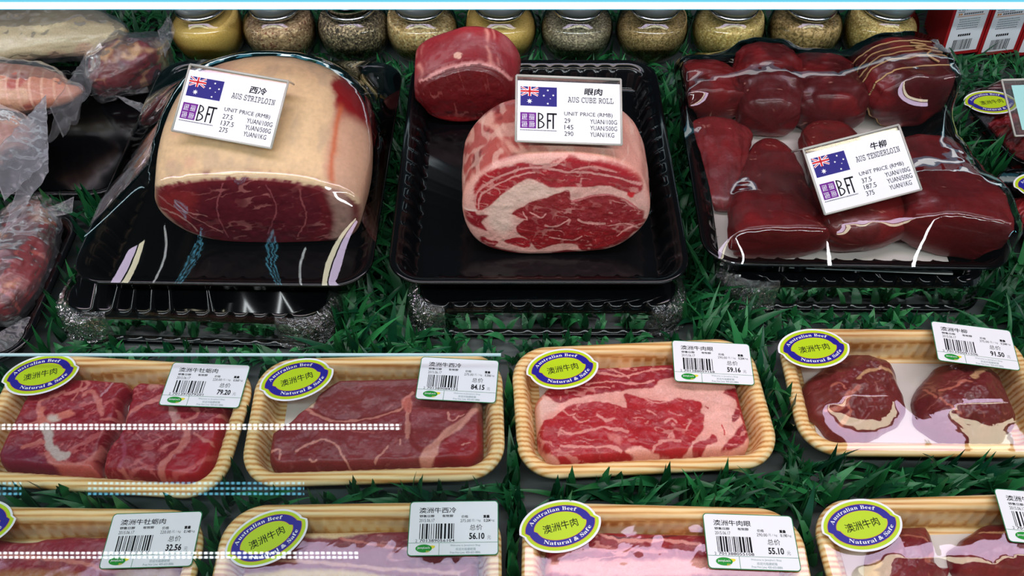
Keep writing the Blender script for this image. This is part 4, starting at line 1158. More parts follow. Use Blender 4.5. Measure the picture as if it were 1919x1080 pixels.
OBS['T4'].append(steak('rounded fillet piece below the tilted barcode label', Z4(m2), .026, pf(33, [([(1400, 420), (1440, 380), (1500, 340), (1520, 300)], .0032), ([(1200, 490), (1270, 480), (1330, 450), (1370, 460)], .0016), ([(1120, 440), (1140, 490), (1170, 530)], .0009), ([(1190, 540), (1260, 610), (1320, 650)], .001)], s4, (116, 42, 44)), 33, rnd=.022, dome=.010, extra=lumps(7.5), clip=TRAYS['T4'], name='fillet_medallion', bump=.002, mat='meatgloss'))

# second row
idc = lambda pts: stconv(.022)(pts)
def pr1(uv): return paint(uv, idc, srgb(150, 44, 62), [('all',), ('marb', srgb(214, 130, 126), 60, 150, 15, .84, .8), ('fat', [(-60, 1075), (60, 1068), (150, 1075), (130, 1100), (-60, 1100)], srgb(176, 110, 70), .003), ('line', [(0, 1040), (120, 1050), (230, 1075), (320, 1078)], .002, VN), ('fat', [(225, 1072), (330, 1068), (340, 1100), (240, 1110)], srgb(226, 190, 160), .003)], 41)
OBS['R1'].append(steak('purplish shoulder slices lying under the 32.56 label', [(-80, 1015), (20, 1008), (120, 1003), (230, 1000), (330, 1010), (372, 1060), (355, 1140), (200, 1170), (0, 1170), (-90, 1110)], .022, pr1, 41, clip=TRAYS['R1']))
def pr2(uv): return paint(uv, idc, srgb(140, 52, 62), [('all',), ('marb', srgb(206, 130, 126), 50, 140, 10, .86, .7),
    ('fat', [(560, 1002), (620, 985), (700, 975), (780, 970), (900, 985), (940, 1010), (900, 1005), (780, 992), (690, 1000), (620, 1010)], srgb(232, 206, 160), .0015), ('fat', [(430, 1120), (450, 1080), (520, 1070), (600, 1068), (690, 1074), (760, 1090), (700, 1110), (560, 1100)], srgb(232, 204, 140), .002), ('line', [(450, 1050), (560, 1052), (700, 1064), (860, 1075)], .0016, srgb(214, 160, 140)), ('line', [(640, 1010), (760, 1030), (900, 1045)], .0012, VN)], 43)
OBS['R2'].append(steak('sirloin slice edged with cream fat under the 56.10 label', [(428, 1060), (460, 1030), (560, 992), (640, 978), (780, 968), (900, 985), (930, 1040), (925, 1130), (700, 1170), (440, 1150)], .022, pr2, 43, clip=TRAYS['R2']))
def pr3(uv): return paint(uv, idc, srgb(150, 36, 46), [('all',), ('marb', PL, 55, 170, 6, .84, .8),
    ('fat', [(975, 1060), (1080, 1052), (1200, 1050), (1330, 1048), (1460, 1052), (1500, 1080), (1300, 1078), (1100, 1080)], srgb(232, 168, 154), .002), ('line', [(1115, 1000), (1200, 1010), (1300, 995)], .001, srgb(90, 20, 30)), ('line', [(1110, 990), (1150, 1010), (1230, 1012), (1310, 1020)], .0016, PL), ('line', [(1030, 1050), (1110, 1030), (1250, 1036)], .002, srgb(196, 110, 104)), ('line', [(1240, 985), (1290, 1000), (1320, 990)], .0018, PL)], 45)
OBS['R3'].append(steak('marbled ribeye slice lying under the 55.10 label', [(985, 1050), (1040, 1018), (1130, 988), (1190, 974), (1300, 978), (1450, 996), (1490, 1050), (1495, 1140), (1200, 1175), (990, 1150)], .022, pr3, 45, clip=TRAYS['R3']))
s5 = lambda pts: stconv(.028)(pts)
OBS['R4'].append(steak('fillet piece at the lower right beside the oval sticker', [(1640, 1030), (1665, 990), (1692, 966), (1725, 970), (1752, 982), (1764, 1012), (1766, 1045), (1795, 1050), (1780, 1085), (1700, 1120), (1640, 1090)], .026, pf(47, [([(1660, 1090), (1640, 1060), (1650, 1050)], .004), ([(1735, 1050), (1760, 1030), (1762, 1005)], .002), ([(1690, 1000), (1740, 1015)], .001)], s5, (124, 30, 40)), 47, rnd=.02, dome=.008, extra=lumps(3.5), clip=TRAYS['R4'], name='fillet_medallion', mat='meatgloss'))
OBS['R4'].append(steak('fillet piece at the lower right cut off by the picture edge', [(1796, 1025), (1820, 998), (1868, 972), (1930, 968), (1985, 1000), (1990, 1060), (1920, 1085), (1815, 1068)], .026, pf(49, [([(1850, 990), (1900, 1000)], .001)], s5, (120, 28, 38)), 49, rnd=.02, dome=.008, extra=lumps(5.5), clip=TRAYS['R4'], name='fillet_medallion', mat='meatgloss'))

STK = {'T1': ((76, 702), 16), 'T2': ((556, 711), 21), 'T3': ((1054, 691), 13), 'T4': ((1525, 653), 10), 'R1': ((-52, 985), 12), 'R2': ((500, 1008), 30), 'R3': ((1050, 986), 15), 'R4': ((1615, 984), 14)}
LAB = {'T1': ((385, 722), -2.5, '澳洲牛牡蛎肉', '220.00', '0.360', '79.20', '2701397079201'), 'T2': ((858, 712), -3.5, '澳洲牛西冷', '275.00', '0.306', '84.15', '2701389084152'),
       'T3': ((1335, 680), -3.5, '澳洲牛肉眼', '290.00', '0.204', '59.16', '2701388059168'), 'T4': ((1826, 648), -9, '澳洲牛柳', '375.00', '0.244', '91.50', '2701390091506'),
       'R1': ((285, 1012), 1.8, '澳洲牛牡蛎肉', '220.00', '0.148', '32.56', '2701397032565'), 'R2': ((850, 990), .8, '澳洲牛西冷', '275.00', '0.204', '56.10', '2701389056104'),
       'R3': ((1407, 1016), -2.0, '澳洲牛肉眼', '290.00', '0.190', '55.10', '2701388055108'), 'R4': ((1962, 972), -5, '澳洲牛柳', '375.00', '0.252', '94.50', '2701390094507')}
for k, (c, W, D, ang) in TRAYS.items():
    V, Fc, h = drape(c, W - .004, D - .004, .028, ang, .0311, OBS[k], nx=120, ny=76, iters=500, clear=.0012, dil=7 if k[1] == '4' else 2, wrinkle=.0012 if k[0] == 'T' and k != 'T4' else .0006, seed=hash(k) % 7 if False else ord(k[1]) + 3 * ord(k[0]))
    o = mesh('film_wrap', V, Fc, M['film'], ET[k]); o['label'] = 'clear cling film'
    for what_, (pc, a, *info) in (('s', STK[k]), ('l', LAB[k])):
        q = P(*pc, .0325)[:2]
        R = np.array([[math.cos(math.radians(a)), -math.sin(math.radians(a))], [math.sin(math.radians(a)), math.cos(math.radians(a))]])
        gx, gy = np.meshgrid(np.linspace(-.03, .03, 13), np.linspace(-.019, .019, 9)); g = np.c_[gx.ravel(), gy.ravel()] @ R.T + q
        z = max(.0312, h(g).max()) + .0007
        q = P(*pc, z)[:2]
        if what_ == 's': sticker(ET[k], q, a, z)
        else: price_label(ET[k], q, a, *info, seed=int(info[-1][-5:]), z=z + .0004)

# ---------------------------------------------------------------- acrylic price stands
price_card('price_stand', [(357, 124), (541, 152), (509, 281), (323, 243)], .087, .0594, 'acrylic price stand for striploin resting on the cream fat cap', '西冷', 'AUS STRIPLOIN', ('27.5', '137.5', '275'), leg=.012, lift=.001)
price_card('price_stand', [(968, 142), (1163, 151), (1165, 272), (966, 266)], .0855, .0565, 'acrylic price stand for cube roll resting on the rib roll', '眼肉', 'AUS CUBE ROLL', ('29', '145', '290'), leg=.012, lift=.001)
price_card('price_stand', [(1505, 281), (1684, 233), (1727, 357), (1546, 401)], .086, .0587, 'acrylic price stand for tenderloin lying on the wrapped tenderloins', '牛柳', 'AUS TENDERLOIN', ('37.5', '187.5', '375'), leg=.022)
# ---------------------------------------------------------------- spice jars
Yel = [srgb(232, 197, 109), srgb(250, 216, 125), srgb(220, 183, 95)]
Flk = [srgb(118, 93, 67), srgb(209, 176, 132), srgb(160, 132, 97), srgb(250, 223, 174), srgb(139, 81, 58)]
Pep = [srgb(46, 42, 37), srgb(151, 132, 100), srgb(81, 72, 58), srgb(232, 211, 165), srgb(58, 51, 44)]
Tan = [srgb(186, 153, 93), srgb(250, 220, 155), srgb(151, 118, 70), srgb(255, 243, 186)]
Gry = [srgb(76, 70, 58), srgb(186, 174, 141), srgb(116, 107, 86), srgb(227, 216, 174)]
Brn = [srgb(127, 102, 63), srgb(220, 192, 134), srgb(174, 146, 88), srgb(116, 100, 58)]
Grn = [srgb(151, 132, 72), srgb(232, 211, 132), srgb(186, 151, 81), srgb(250, 232, 162)]
GM = {k: grain('spice_' + k, c, s) for k, c, s in (('powder', Yel, 1500), ('flakes', Flk, 520), ('pepper', Pep, 560), ('tan', Tan, 480), ('mustard', Yel, 900), ('greypepper', Gry, 620), ('brown', Brn, 700), ('herb', Grn, 520), ('herbs', Brn, 460), ('palegreen', Grn, 640))}
jars = [(386, 'powder', 'spice jar of fine yellow powder at the left end of the row', .052, 0),
        (523, 'flakes', 'spice jar of mixed brown flakes, right of the yellow powder jar', .052, 0),
        (662, 'pepper', 'spice jar of dark speckled pepper mix with raised round lid', .055, 1),
        (790, 'tan', 'spice jar of coarse tan granules half hidden by the dark red joint', .050, 0),
        (938, 'mustard', 'spice jar of yellow ground spice just right of the dark red joint', .050, 0),
        (1081, 'greypepper', 'spice jar of grey crushed pepper above the rib roll tray', .044, 0),
        (1222, 'brown', 'spice jar of fine brown crumbs, right of the grey pepper jar', .048, 0),
        (1366, 'herb', 'spice jar of golden brown flakes behind the left tenderloins', .052, 0),
        (1510, 'herbs', 'spice jar of chopped brown herb behind the middle tenderloins', .052, 0),
        (1652, 'palegreen', 'spice jar of pale green seeds, last at the right of the row', .056, 0)]
BODY = [(0, .0), (.022, 0), (.031, .0025), (.0385, .014), (.0418, .029), (.0415, .042), (.0375, .054), (.030, .0625), (.0255, .067), (.025, .076)]
BODY = np.array(BODY)
BODY[:, 1] *= .86
prf = smooth_poly(BODY, 4, False)
for i, (px, mt, lb, fillh, kind) in enumerate(jars):
    c = ((px - 959.5) / F * .953, .828, 0.0015)
    e = empty('spice_jar', c, lb, 'jar', 'spice jars behind the trays')
    v, f = lathe(prf, c, 56); mesh('glass_body', v, f, M['glass'], e)
    fillh *= .86; zz = np.linspace(.003, fillh, 16); rr = np.interp(zz, prf[3:, 1], prf[3:, 0]) - .0016
    a = np.linspace(0, 2 * np.pi, 56, endpoint=False); rows = [np.c_[np.zeros(56) + c[0], np.zeros(56) + c[1], np.full(56, c[2] + .003)]]
    for r, z in zip(rr, zz):
        jit = 1 - .01 * np.random.RandomState(i).rand(56)
        tiltz = (.006 * np.cos(a + i)) * (z / fillh) ** 3
        rows.append(np.c_[c[0] + r * jit * np.cos(a), c[1] + r * jit * np.sin(a), c[2] + z + tiltz])
    for s in (.75, .5, .25, .02):
        r = rr[-1] * s; rows.append(np.c_[c[0] + r * np.cos(a), c[1] + r * np.sin(a), c[2] + fillh + .006 * np.cos(a + i) * s + .003 * (1 - s)])
    mesh('spice_fill', np.vstack(rows), [tuple(x) for x in grid_faces(len(rows), 56, True)], GM[mt], e)
    v, f = lathe([(.0262, .0555), (.0285, .0562), (.0292, .0580), (.0285, .0600), (.0265, .0605)], c, 48); ring = mesh('neck_ring', v, f, M['chrome'], e); ring['label'] = 'chrome neck ring'
    lh = -.0085 if not kind else -.0055
    v, f = lathe([(.0, .086 + lh), (.010, .0858 + lh), (.022, .0845 + lh), (.027, .081 + lh), (.0285, .076 + lh), (.0285, .0705 + lh), (.026, .070 + lh)], c, 48); lid = mesh('lid', v, f, M['chrome' if kind else 'lidgrey'] if 'lidgrey' in M else M['chrome'], e)
    v, f = lathe([(0, .0965 + lh), (.005, .096 + lh), (.0072, .0925 + lh), (.005, .089 + lh), (.004, .086 + lh)], c, 24); mesh('knob', v, f, M['chrome'], lid)

# ---------------------------------------------------------------- red cartons
tl_ = math.radians(-8.5)
Rb = np.array([[math.cos(tl_), 0, math.sin(tl_)], [0, 1, 0], [-math.sin(tl_), 0, math.cos(tl_)]])
bl = ['red spice carton with white text label, first from left beside the jars', 'red spice carton with white text label, middle one of three', 'red spice carton at the right edge of the picture']
bx0 = P(1756, 113, 0)[0]
for i in range(3):
    x = bx0 + .0435 * i; y = .808; w, d, h = .042, .06, .17
    base = np.array([x, y, .0065])
    L = lambda p: base + np.asarray(p, float) @ Rb.T
    v, f = box((w / 2, d / 2, h / 2), w, d, h)
    e = empty('spice_carton', tuple(L((w / 2, d / 2, 0))), bl[i], 'box', 'red cartons at the back right')
    b = mesh('carton', base + v @ Rb.T, f, M['cartonred'], e, smooth=False)
    p = Print(); W, H = 3.55, 15.5
    p.rect(0, 0, W, H, 'paper', 0)
    r = np.random.RandomState(20 + i)
    yy = H - .2
    while yy > 5.1:
        xx = .25
        while xx < W - .4 and r.rand() > .03:
            g = .1 + .08 * r.rand(); p.rect(xx, yy, xx + g, yy + .12, 'grey' if r.rand() > .15 else 'black', 1); xx += g + .05 + (.1 if r.rand() < .15 else 0)
        yy -= .27
    p.rect(.3, 4.75, W - .35, 4.83, 'orange', 1)
    for k in range(11): p.rect(.35 + .23 * k + (.12 if k > 1 else 0), 4.95, .53 + .23 * k + (.12 if k > 1 else 0), 5.2, 'orange' if k < 2 else 'grey', 1)
    for k in range(5):
        xx = .6 + .1 * r.rand()
        while xx < W - .7: g = .08 + .08 * r.rand(); p.rect(xx, 4.3 - .3 * k, xx + g, 4.42 - .3 * k, 'bluegrey' if k < 4 else 'grey', 1); xx += g + .05
    for k in range(6): p.rect(1.0 + .23 * k, 2.1, 1.18 + .23 * k, 2.4, 'black', 1)
    bars(p, .7, 2.75, .25, 1.65, 90 + i, 'black', 60)
    p.build('text_label', e, L(((w - .0355) / 2, -.0003, .0045)), Rb[:, 0], Rb[:, 2])

# ---------------------------------------------------------------- bagged joints on the left
def side_tray(c, W, D, ang, label, group):
    FOOT.append((c[0], c[1], W, D, ang))
    return black_tray('display_tray', c, W, D, ang, .0005, label, group, BLACKP, None, .0165, .003)
side_tray((-.505, .661), .25, .200, 0, 'black tray at the back left under the bagged joints', 'large black display trays')
side_tray((-.530, .455), .25, .170, 0, 'black tray at the left edge under the bag of dark red beef', 'large black display trays')
def bagged(name, label, pts, zf, hk, seed, colf, bagm='bag', lump=.2, power=2.2, tails=()):
    hw = np.array([w / F * np.linalg.norm(P(x, y, zf) - CAM) * .97 for x, y, w in pts]); hh = hw * hk
    path = [tuple(P(x, y, zf + h)[:2]) + (zf + .0035,) for (x, y, w), h in zip(pts, hh)]
    V, Fc, t, a = limb(path, hw, hh, seed=seed, lump=lump, N=110, Mn=130, power=power)
    ctr = V.mean(0)
    e = empty(name, (ctr[0], ctr[1], zf), label, 'meat bag', 'bagged joints at the left')
    mesh('beef', V, Fc, M['meatgloss'], e, None, True, colf(V, t, a))
    path2 = [(x, y, zf) for x, y, z in path]; d = np.array(path2[-1]) - path2[-2]; path2[-1] = tuple(np.array(path2[-1]) + d * .12); d0 = np.array(path2[0]) - path2[1]; path2[0] = tuple(np.array(path2[0]) + d0 * .12)
    V2, F2, t2, a2 = limb(path2, hw + .0045, hh + .0042, seed=seed, lump=lump, N=150, Mn=150, power=power)
    N2 = V2.reshape(150, 150, 3); cc = N2.mean(1, keepdims=True); dirv = N2 - cc; dirv /= np.linalg.norm(dirv, axis=2, keepdims=True) + 1e-9
    wv = (ridge(np.c_[V2[:, 0] * 60, V2[:, 1] * 60, V2[:, 2] * 60 + seed], 3) - .5).reshape(150, 150, 1)
    N2 = N2 + dirv * wv * .0045; V2 = N2.reshape(-1, 3); V2[:, 2] = np.maximum(V2[:, 2], zf)
    b = mesh('vacuum_bag', V2, F2, M[bagm], e); b['label'] = 'wrinkled clear plastic bag'
    for j, (quad, amp) in enumerate(tails):
        q = [P(x, y, z) for x, y, z in quad]; k = 40; u = np.linspace(0, 1, k); S, T = np.meshgrid(u, u)
        G = (1 - S)[..., None] * (1 - T)[..., None] * q[0] + S[..., None] * (1 - T)[..., None] * q[1] + S[..., None] * T[..., None] * q[2] + (1 - S)[..., None] * T[..., None] * q[3]
        G = G.reshape(-1, 3); G[:, 2] += amp * (ridge(np.c_[G[:, :2] * 75, np.full(len(G), seed + j)], 3) - .4)
        bo = mesh('bag_end', G, [tuple(x) for x in grid_faces(k, k)], M['crinkle' if amp > .012 else bagm], e)
        m_ = bo.modifiers.new('thick', 'SOLIDIFY'); m_.thickness = .0003
    return e
def colA(base, spots, seed, vein=None, va=.6):
    def f(V, t, a):
        c = srgb(*base) * (.8 + .4 * fbm(V * 40 + seed, 4))[:, None]
        for (cl, sc, th, am) in spots:
            m = (sstep(th, th + .08, fbm(np.c_[V[:, :2] * sc + seed * 2, V[:, 2] * sc], 3)) * am)[:, None]
            c = c * (1 - m) + srgb(*cl) * m
        if vein is not None:
            m = (sstep(.84, .9, ridge(V * 45 + seed, 2)) * va)[:, None]; c = c * (1 - m) + srgb(*vein) * m
        return c
    return f
bagged('bagged_beef', 'dark marbled joint in a clear vacuum bag beside the yellow powder jar', [(170, 150, 34), (215, 132, 46), (262, 112, 46), (284, 92, 27), (294, 80, 12)], .0045, .75, 3, colA((120, 30, 36), [((206, 160, 110), 32, .54, .9), ((80, 20, 30), 45, .58, .7)], 3, (200, 150, 110), .5), 'bag2', .22, 2.2, [([(250, 190, .03), (320, 215, .03), (300, 236, .028), (215, 180, .03)], .004), ([(296, 60, .05), (318, 30, .06), (330, 60, .05), (310, 110, .04)], .004)])
bagged('bagged_beef', 'large cream fat-covered joint in a bag in the top left corner', [(-150, 95, 60), (20, 70, 60), (130, 62, 55), (205, 55, 50), (232, 52, 38)], .034, .55, 5, colA((222, 204, 160), [((190, 172, 136), 28, .52, .7), ((196, 140, 120), 24, .6, .5)], 5), 'bag2', .1)
bagged('bagged_beef', 'pink joint tied in netting, bag end crumpled at its right', [(-130, 185, 55), (0, 170, 55), (80, 165, 50), (130, 165, 40), (152, 168, 18)], .032, .62, 7, lambda V, t, a: (lambda c: c * (1 - (sstep(.93, .97, np.abs(np.sin(t * 46)))[:, None])) + srgb(226, 170, 140) * sstep(.93, .97, np.abs(np.sin(t * 46)))[:, None])(colA((206, 134, 104), [((176, 70, 56), 34, .55, .8), ((222, 180, 140), 30, .58, .7)], 7)(V, t, a)), 'bag2', .1, 2.2, [([(95, 205, .075), (165, 105, .085), (195, 130, .07), (120, 262, .05)], .008), ([(110, 215, .07), (160, 175, .07), (150, 225, .05), (85, 280, .05)], .009)])
bagged('bagged_beef', 'milky vacuum bag of boned beef at the left edge above the red beef bag', [(-110, 290, 60), (-30, 262, 60), (30, 245, 52), (62, 238, 36)], .030, .55, 9, colA((176, 120, 96), [((190, 66, 44), 30, .56, .85), ((222, 190, 160), 30, .5, .6)], 9), 'bag', .2, 2.2, [([(-20, 300, .075), (88, 180, .06), (92, 300, .05), (10, 380, .05)], .005), ([(40, 330, .06), (92, 290, .05), (92, 325, .045), (0, 460, .04)], .005)])
bagged('bagged_beef', 'dark red beef with yellow fat in a long vacuum bag along the left edge', [(-30, 600, 40), (0, 545, 52), (38, 480, 50), (62, 420, 38), (66, 385, 28)], .0045, .62, 11, colA((126, 26, 26), [((196, 120, 60), 38, .6, .9), ((70, 14, 18), 40, .56, .7)], 11, (190, 90, 70), .5), 'bag2', .25, 2.2, [([(62, 400, .035), (140, 370, .035), (136, 400, .03), (95, 408, .03)], .003), ([(0, 625, .022), (60, 590, .02), (50, 650, .012), (-10, 690, .012)], .004)])

# ---------------------------------------------------------------- trays of ground beef at the right edge
def mince(c, W, D, ang, label, tlabel, stk, hasm=True):
    V, Fc = tray_geo(W, D, .03, BLACKP, .0165, .003)
    e = empty('meat_tray', (c[0], c[1], 0), tlabel, 'tray', 'black trays of ground beef'); mesh('tray_body', xf(V, c, ang), Fc, M['blacktray'], e)
    FOOT.append((c[0], c[1], W, D, ang))
    gx, gy = np.meshgrid(np.linspace(-1, 1, 170), np.linspace(-1, 1, 120)); g = np.c_[gx.ravel(), gy.ravel()]
    rad = np.clip(1 - (np.abs(g[:, 0]) ** 4 + np.abs(g[:, 1]) ** 4), 0, 1)
    xy = xf(g * [W / 2 - .018, D / 2 - .018], c, ang)
    w = fbm(np.c_[xy * 60, np.full(len(xy), 3.0)], 2); st_ = ridge(np.c_[xy * 190 + 3 * w[:, None], np.full(len(xy), 8.0)], 2)
    z = .0045 + .019 * rad ** .35 + .005 * (st_ - .5) * rad ** .2
    col = srgb(168, 48, 50) * (.6 + .8 * st_)[:, None]; m = sstep(.58, .66, fbm(np.c_[xy * 75 + 9, np.full(len(xy), 2.0)], 2))[:, None] * .8
    col = col * (1 - m) + srgb(70, 24, 26) * m
    V2 = np.c_[xy, z]
    o = mesh('ground_beef', V2, [tuple(x) for x in grid_faces(120, 170)], M['meat'], None, None, True, col); tag(o, label, 'ground beef', 'ground beef portions')
    dv, df, h = drape(c, W - .003, D - .003, .03, ang, .0286, [V2], nx=80, ny=60, iters=300, clear=.001)
    mesh('film_wrap', dv, df, M['film'], e)
    q = P(*stk[0], .030)[:2]
    sticker(e, q, stk[1], max(.0294, h(q).max()) + .001)
q = P(1846, 240, .028); mince((q[0] + .094, q[1] + .018), .19, .125, 12, 'coarse ground beef at the right edge below the red cartons', 'black tray of ground beef behind the mint card', ((1857, 192), 10))
q = P(1893, 395, .028); mince((q[0] + .094, q[1] + .002), .19, .118, 3, 'ground beef in the black tray at the right edge beside the tenderloins', 'black tray mostly past the right edge, beside the tenderloin tray', ((1957, 350), 4))
price_card('price_stand', [(1877, 150), (2046, 146), (2074, 250), (1903, 255)], .087, .0594, 'acrylic stand with blank mint green card over the ground beef', '', '', (), leg=.03, blank=True)

# ---------------------------------------------------------------- lit glass shelf above the jars
zs = .1446; ys = .700
e = empty('glass_shelf', (0, ys, zs), 'glass shelf over the spice jars with a glowing light tube along its edge', 'shelf')
v, f = box((0, .806, zs), 2.0, .202, .006); mesh('shelf_glass', v, f, M['glass'], e, smooth=False)
v, f = tube([(x, ys - .0008 + .0008, zs - .0005) for x in np.linspace(-1, 1, 5)], .0030, 12)
o = mesh('light_tube', v, f, plain('tube_glow', (.9, 1, 1), .4, emit=(.88, .98, 1.0), es=3.2), e); o['label'] = 'glowing white light tube'
v, f = box((0, ys + .0030, zs + .0005), 2.0, .0022, .0135); o = mesh('edge_channel', v, f, plain('channel_glow', (.01, .03, .04), .6, spec=.1, emit=(.16, .66, .9), es=.9), e, smooth=False); o['label'] = 'cyan lit edge channel'

# ---------------------------------------------------------------- sloping glass pane over the left packs
tl_ = math.radians(15.5); y1, z1 = .328, .100; L_ = .22; xa, xb = -.80, -.008
q = np.array([(xa, y1 - L_ * math.cos(tl_), z1 - L_ * math.sin(tl_)), (xb, y1 - L_ * math.cos(tl_), z1 - L_ * math.sin(tl_)), (xb, y1, z1), (xa, y1, z1)])
e = empty('sloping_glass', tuple(q.mean(0)), 'clear sloping glass pane over the front packs at the left', 'glass pane')
mesh('pane', q, [(0, 1, 2, 3)], M['pane'], e, smooth=False)
v, f = slab([q[3], q[2], q[2] + [0, .0004, .0016], q[3] + [0, .0004, .0016]], .0014); o = mesh('polished_edge', v, f, plain('ground_edge', srgb(206, 236, 240), .3), e, smooth=False)

# ---------------------------------------------------------------- artificial grass
def grass():
    r = np.random.RandomState(4); cl = []
    xs = np.arange(-.70, .74, .0165); ys_ = np.arange(.09, .885, .0165)
    g = np.array([(x, y) for x in xs for y in ys_]) + r.rand(len(xs) * len(ys_), 2) * .012
    keep = np.abs(g[:, 0]) < .17 + (g[:, 1]) * .85
    def inside(p, pad):
        m = np.zeros(len(p), bool)
        for cx, cy, W, D, a in FOOT:
            t = math.radians(-a); q = (p - [cx, cy]) @ np.array([[math.cos(t), -math.sin(t)], [math.sin(t), math.cos(t)]]).T
            m |= (np.abs(q[:, 0]) < W / 2 + pad) & (np.abs(q[:, 1]) < D / 2 + pad)
        return m
    g = g[keep]; g = g[~inside(g, -.002)]
    def near_front(p):
        k = np.ones(len(p))
        for cx, cy, W, D, a in inv: k = np.where((np.abs(p[:, 0] - cx) < W / 2 - .01) & (p[:, 1] > cy - D / 2 - .045) & (p[:, 1] < cy), .42, k)
        return k
    # jars and cartons keep their place
    for px, *_ in jars:
        c = ((px - 959.5) / F * .953,); g = g[np.hypot(g[:, 0] - c[0], g[:, 1] - .828) > .030]
    g = g[~((g[:, 0] > bx0 - .01) & (g[:, 1] > .806))]
    K = 9; B = np.repeat(g, K, 0); n = len(B)
    az = r.rand(n) * 2 * np.pi; ln = (.030 + .042 * r.rand(n) ** 1.4) * np.where(B[:, 1] > .70, .55, 1) * near_front(B); wd = (.0024 + .0030 * r.rand(n)) * np.where(B[:, 1] > .70, .7, 1); lean = .35 + .95 * r.rand(n); curl = .3 + 1.1 * r.rand(n)
    S = 8
    def blades(B, d, s, pos, ang, ln, wd, curl, pad):
        n = len(B); V = np.zeros((n, S, 3, 3))
        for k in range(S):
            t = k / (S - 1); w = wd * (np.sin(np.pi * (.22 + .78 * t) ** .9) ** .8 * (1 - t) ** .35 + .02)
            V[:, k, 1] = pos; up = np.c_[-d * (np.sin(ang) * 0)[:, None], np.zeros(n)]
            V[:, k, 0] = pos + np.c_[s * w[:, None], np.full(n, .25) * w]; V[:, k, 2] = pos + np.c_[-s * w[:, None], np.full(n, .25) * w]
            pos = pos + np.c_[d * (np.sin(ang) * ln / S)[:, None], np.cos(ang) * ln / S]; ang = ang + curl / S * 1.3
        tips = V[:, -1, 1]; mids = V[:, 4, 1]
        ok = ~inside(tips[:, :2], pad) & ~inside(mids[:, :2], pad)
        for px, *_ in jars:
            c = ((px - 959.5) / F * .953,); ok &= np.hypot(tips[:, 0] - c[0], tips[:, 1] - .828) > .044
        return V, ok
    d = np.c_[np.cos(az), np.sin(az)]; s = np.c_[-np.sin(az), np.cos(az)]
    pos = np.c_[B + d * .002, np.zeros(n)]; ang = lean * .55
    V, ok = blades(B, d, s, pos, ang, ln, wd, curl, .004)
    bad = ~ok; V2, ok2 = blades(B[bad], d[bad], s[bad], pos[bad], ang[bad] * .12, ln[bad] * .8, wd[bad], curl[bad] * .12, .0015)
    V[bad] = V2; ok[bad] = ok2
    V = V[ok]; n = len(V)
    V[..., 2] = np.maximum(V[..., 2], .0002)
    hue = r.rand(n); c = srgb(6, 60, 40)[None] * (1 - hue)[:, None] + srgb(44, 124, 66)[None] * hue[:, None]
    c = c * (.55 + .75 * r.rand(n))[:, None]
    col = np.repeat(c, S * 3, 0)
    base = (np.arange(n) * S * 3)[:, None]
    fq = np.array([[k * 3 + j, k * 3 + j + 1, (k + 1) * 3 + j + 1, (k + 1) * 3 + j] for k in range(S - 1) for j in range(2)])
    Fc = (base[:, :, None] + fq[None]).reshape(-1, 4)
    o = mesh('artificial_grass', V.reshape(-1, 3), Fc, M['grassm'], None, None, True, col, origin=(0, .5, 0))
    tag(o, 'dark green artificial grass lining the counter between trays', 'grass', kind='stuff')
    print('blades', n)
grass()

# ---------------------------------------------------------------- light
def area(name, loc, sx, sy, L, colr, target=None):
    d = bpy.data.lights.new(name, 'AREA'); d.shape = 'RECTANGLE'; d.size = sx; d.size_y = sy; d.color = colr; d.energy = L * math.pi * sx * sy
    o = bpy.data.objects.new(name, d); COL.objects.link(o); o.location = loc
    v = Vector(target) - Vector(loc) if target is not None else Vector((0, 0, -1))
    o.rotation_euler = v.to_track_quat('-Z', 'Y').to_euler()
    return o
area('lilac_meat_lamp', (0, .495, .9), 2.2, .085, 9.5, (.88, .72, 1.0))
area('warm_tube_lamp', (0, .412, .9), 2.2, .05, 10, (1, .93, .68))
area('front_tube_lamp', (0, .0, .76), 1.8, .035, 26, (.92, .98, 1.0), (0, .48, .05))
area('shelf_tube_lamp', (0, .702, .139), 1.9, .008, 9, (.9, .98, 1.0), (0, .80, .05))
area('cyan_base_lamp', (0, .0, .045), 1.7, .005, 22, (.25, .8, 1.0), (0, .5, .03))
nn = np.array([0, -math.sin(tl_), math.cos(tl_)])
def mirror(px, py, z=.8):
    d = ray(px, py); h = PP(px, py, (0, y1, z1), nn); r = d - 2 * np.dot(d, nn) * nn
    return h + r * (z - h[2]) / r[2]
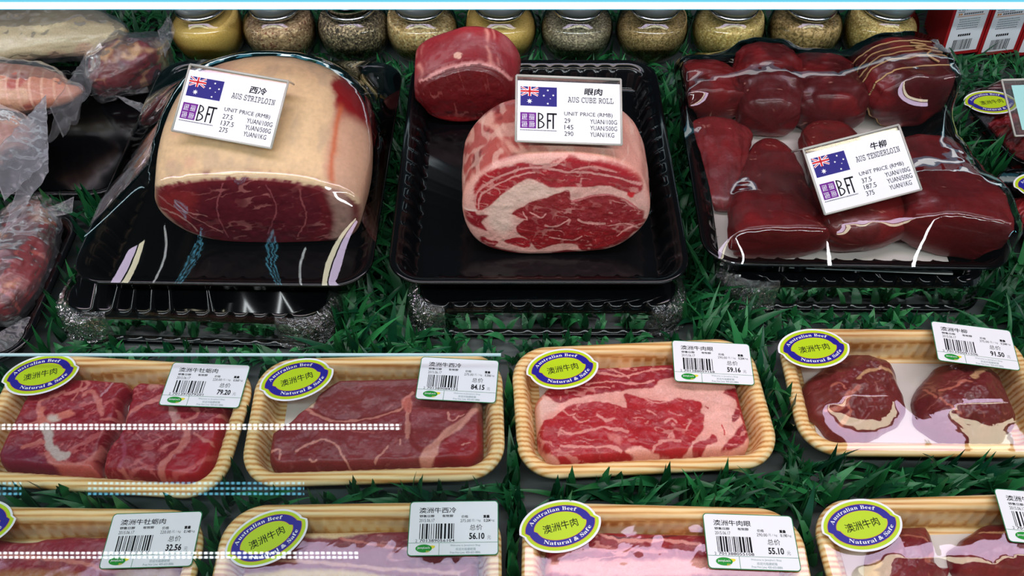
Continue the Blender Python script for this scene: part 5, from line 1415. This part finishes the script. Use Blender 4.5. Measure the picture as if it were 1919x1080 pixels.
def strip(x0, x1, y, w, L, c):
    a, b = mirror(x0, y), mirror(x1, y); ln = abs(b[0] - a[0]); o = area('glass_led_strip', ((a[0] + b[0]) / 2, a[1], .8), ln, w, L, c)
    d = o.data; d.use_nodes = True; t = d.node_tree; em = t.nodes['Emission']     # a row of separate diodes
    g = t.nodes.new('ShaderNodeNewGeometry'); s = t.nodes.new('ShaderNodeSeparateXYZ'); t.links.new(g.outputs['Parametric'], s.inputs[0])
    m = t.nodes.new('ShaderNodeMath'); m.operation = 'MULTIPLY'; m.inputs[1].default_value = ln / .0085 * 2 * math.pi; t.links.new(s.outputs[0], m.inputs[0])
    n = t.nodes.new('ShaderNodeMath'); n.operation = 'SINE'; t.links.new(m.outputs[0], n.inputs[0])
    k = t.nodes.new('ShaderNodeMapRange'); k.inputs[1].default_value = -.6; k.inputs[2].default_value = .2; k.inputs[3].default_value = .12; k.inputs[4].default_value = 1.15; t.links.new(n.outputs[0], k.inputs[0])
    t.links.new(k.outputs[0], em.inputs['Strength'])
for y in (797, 803.5): strip(-160, 752, y, .0036, 12, (.93, .97, 1.0))
for y in (1037, 1045): strip(-160, 672, y, .0036, 11, (.85, .95, 1.0))
for y in (906, 916, 926): strip(165, 570, y, .0038, 4.2, (.2, .72, 1.0)); strip(-160, 40, y, .0038, 4.2, (.2, .72, 1.0))

w = bpy.data.worlds.new('shop'); SC.world = w; w.use_nodes = True
w.node_tree.nodes['Background'].inputs[0].default_value = (.55, .68, .75, 1); w.node_tree.nodes['Background'].inputs[1].default_value = .05

cd = bpy.data.cameras.new('camera'); co = bpy.data.objects.new('camera', cd); COL.objects.link(co)
co.location = CAM.tolist(); co.rotation_euler = (math.pi / 2 - TH, 0, 0); cd.sensor_width = 36; cd.lens = F * 36 / 1919; cd.clip_start = .01
SC.camera = co
SC.view_settings.view_transform = 'Standard'; SC.view_settings.look = 'None'; SC.view_settings.gamma = 1; SC.view_settings.exposure = 0.0
SC.cycles.transparent_max_bounces = 24; SC.cycles.max_bounces = 8
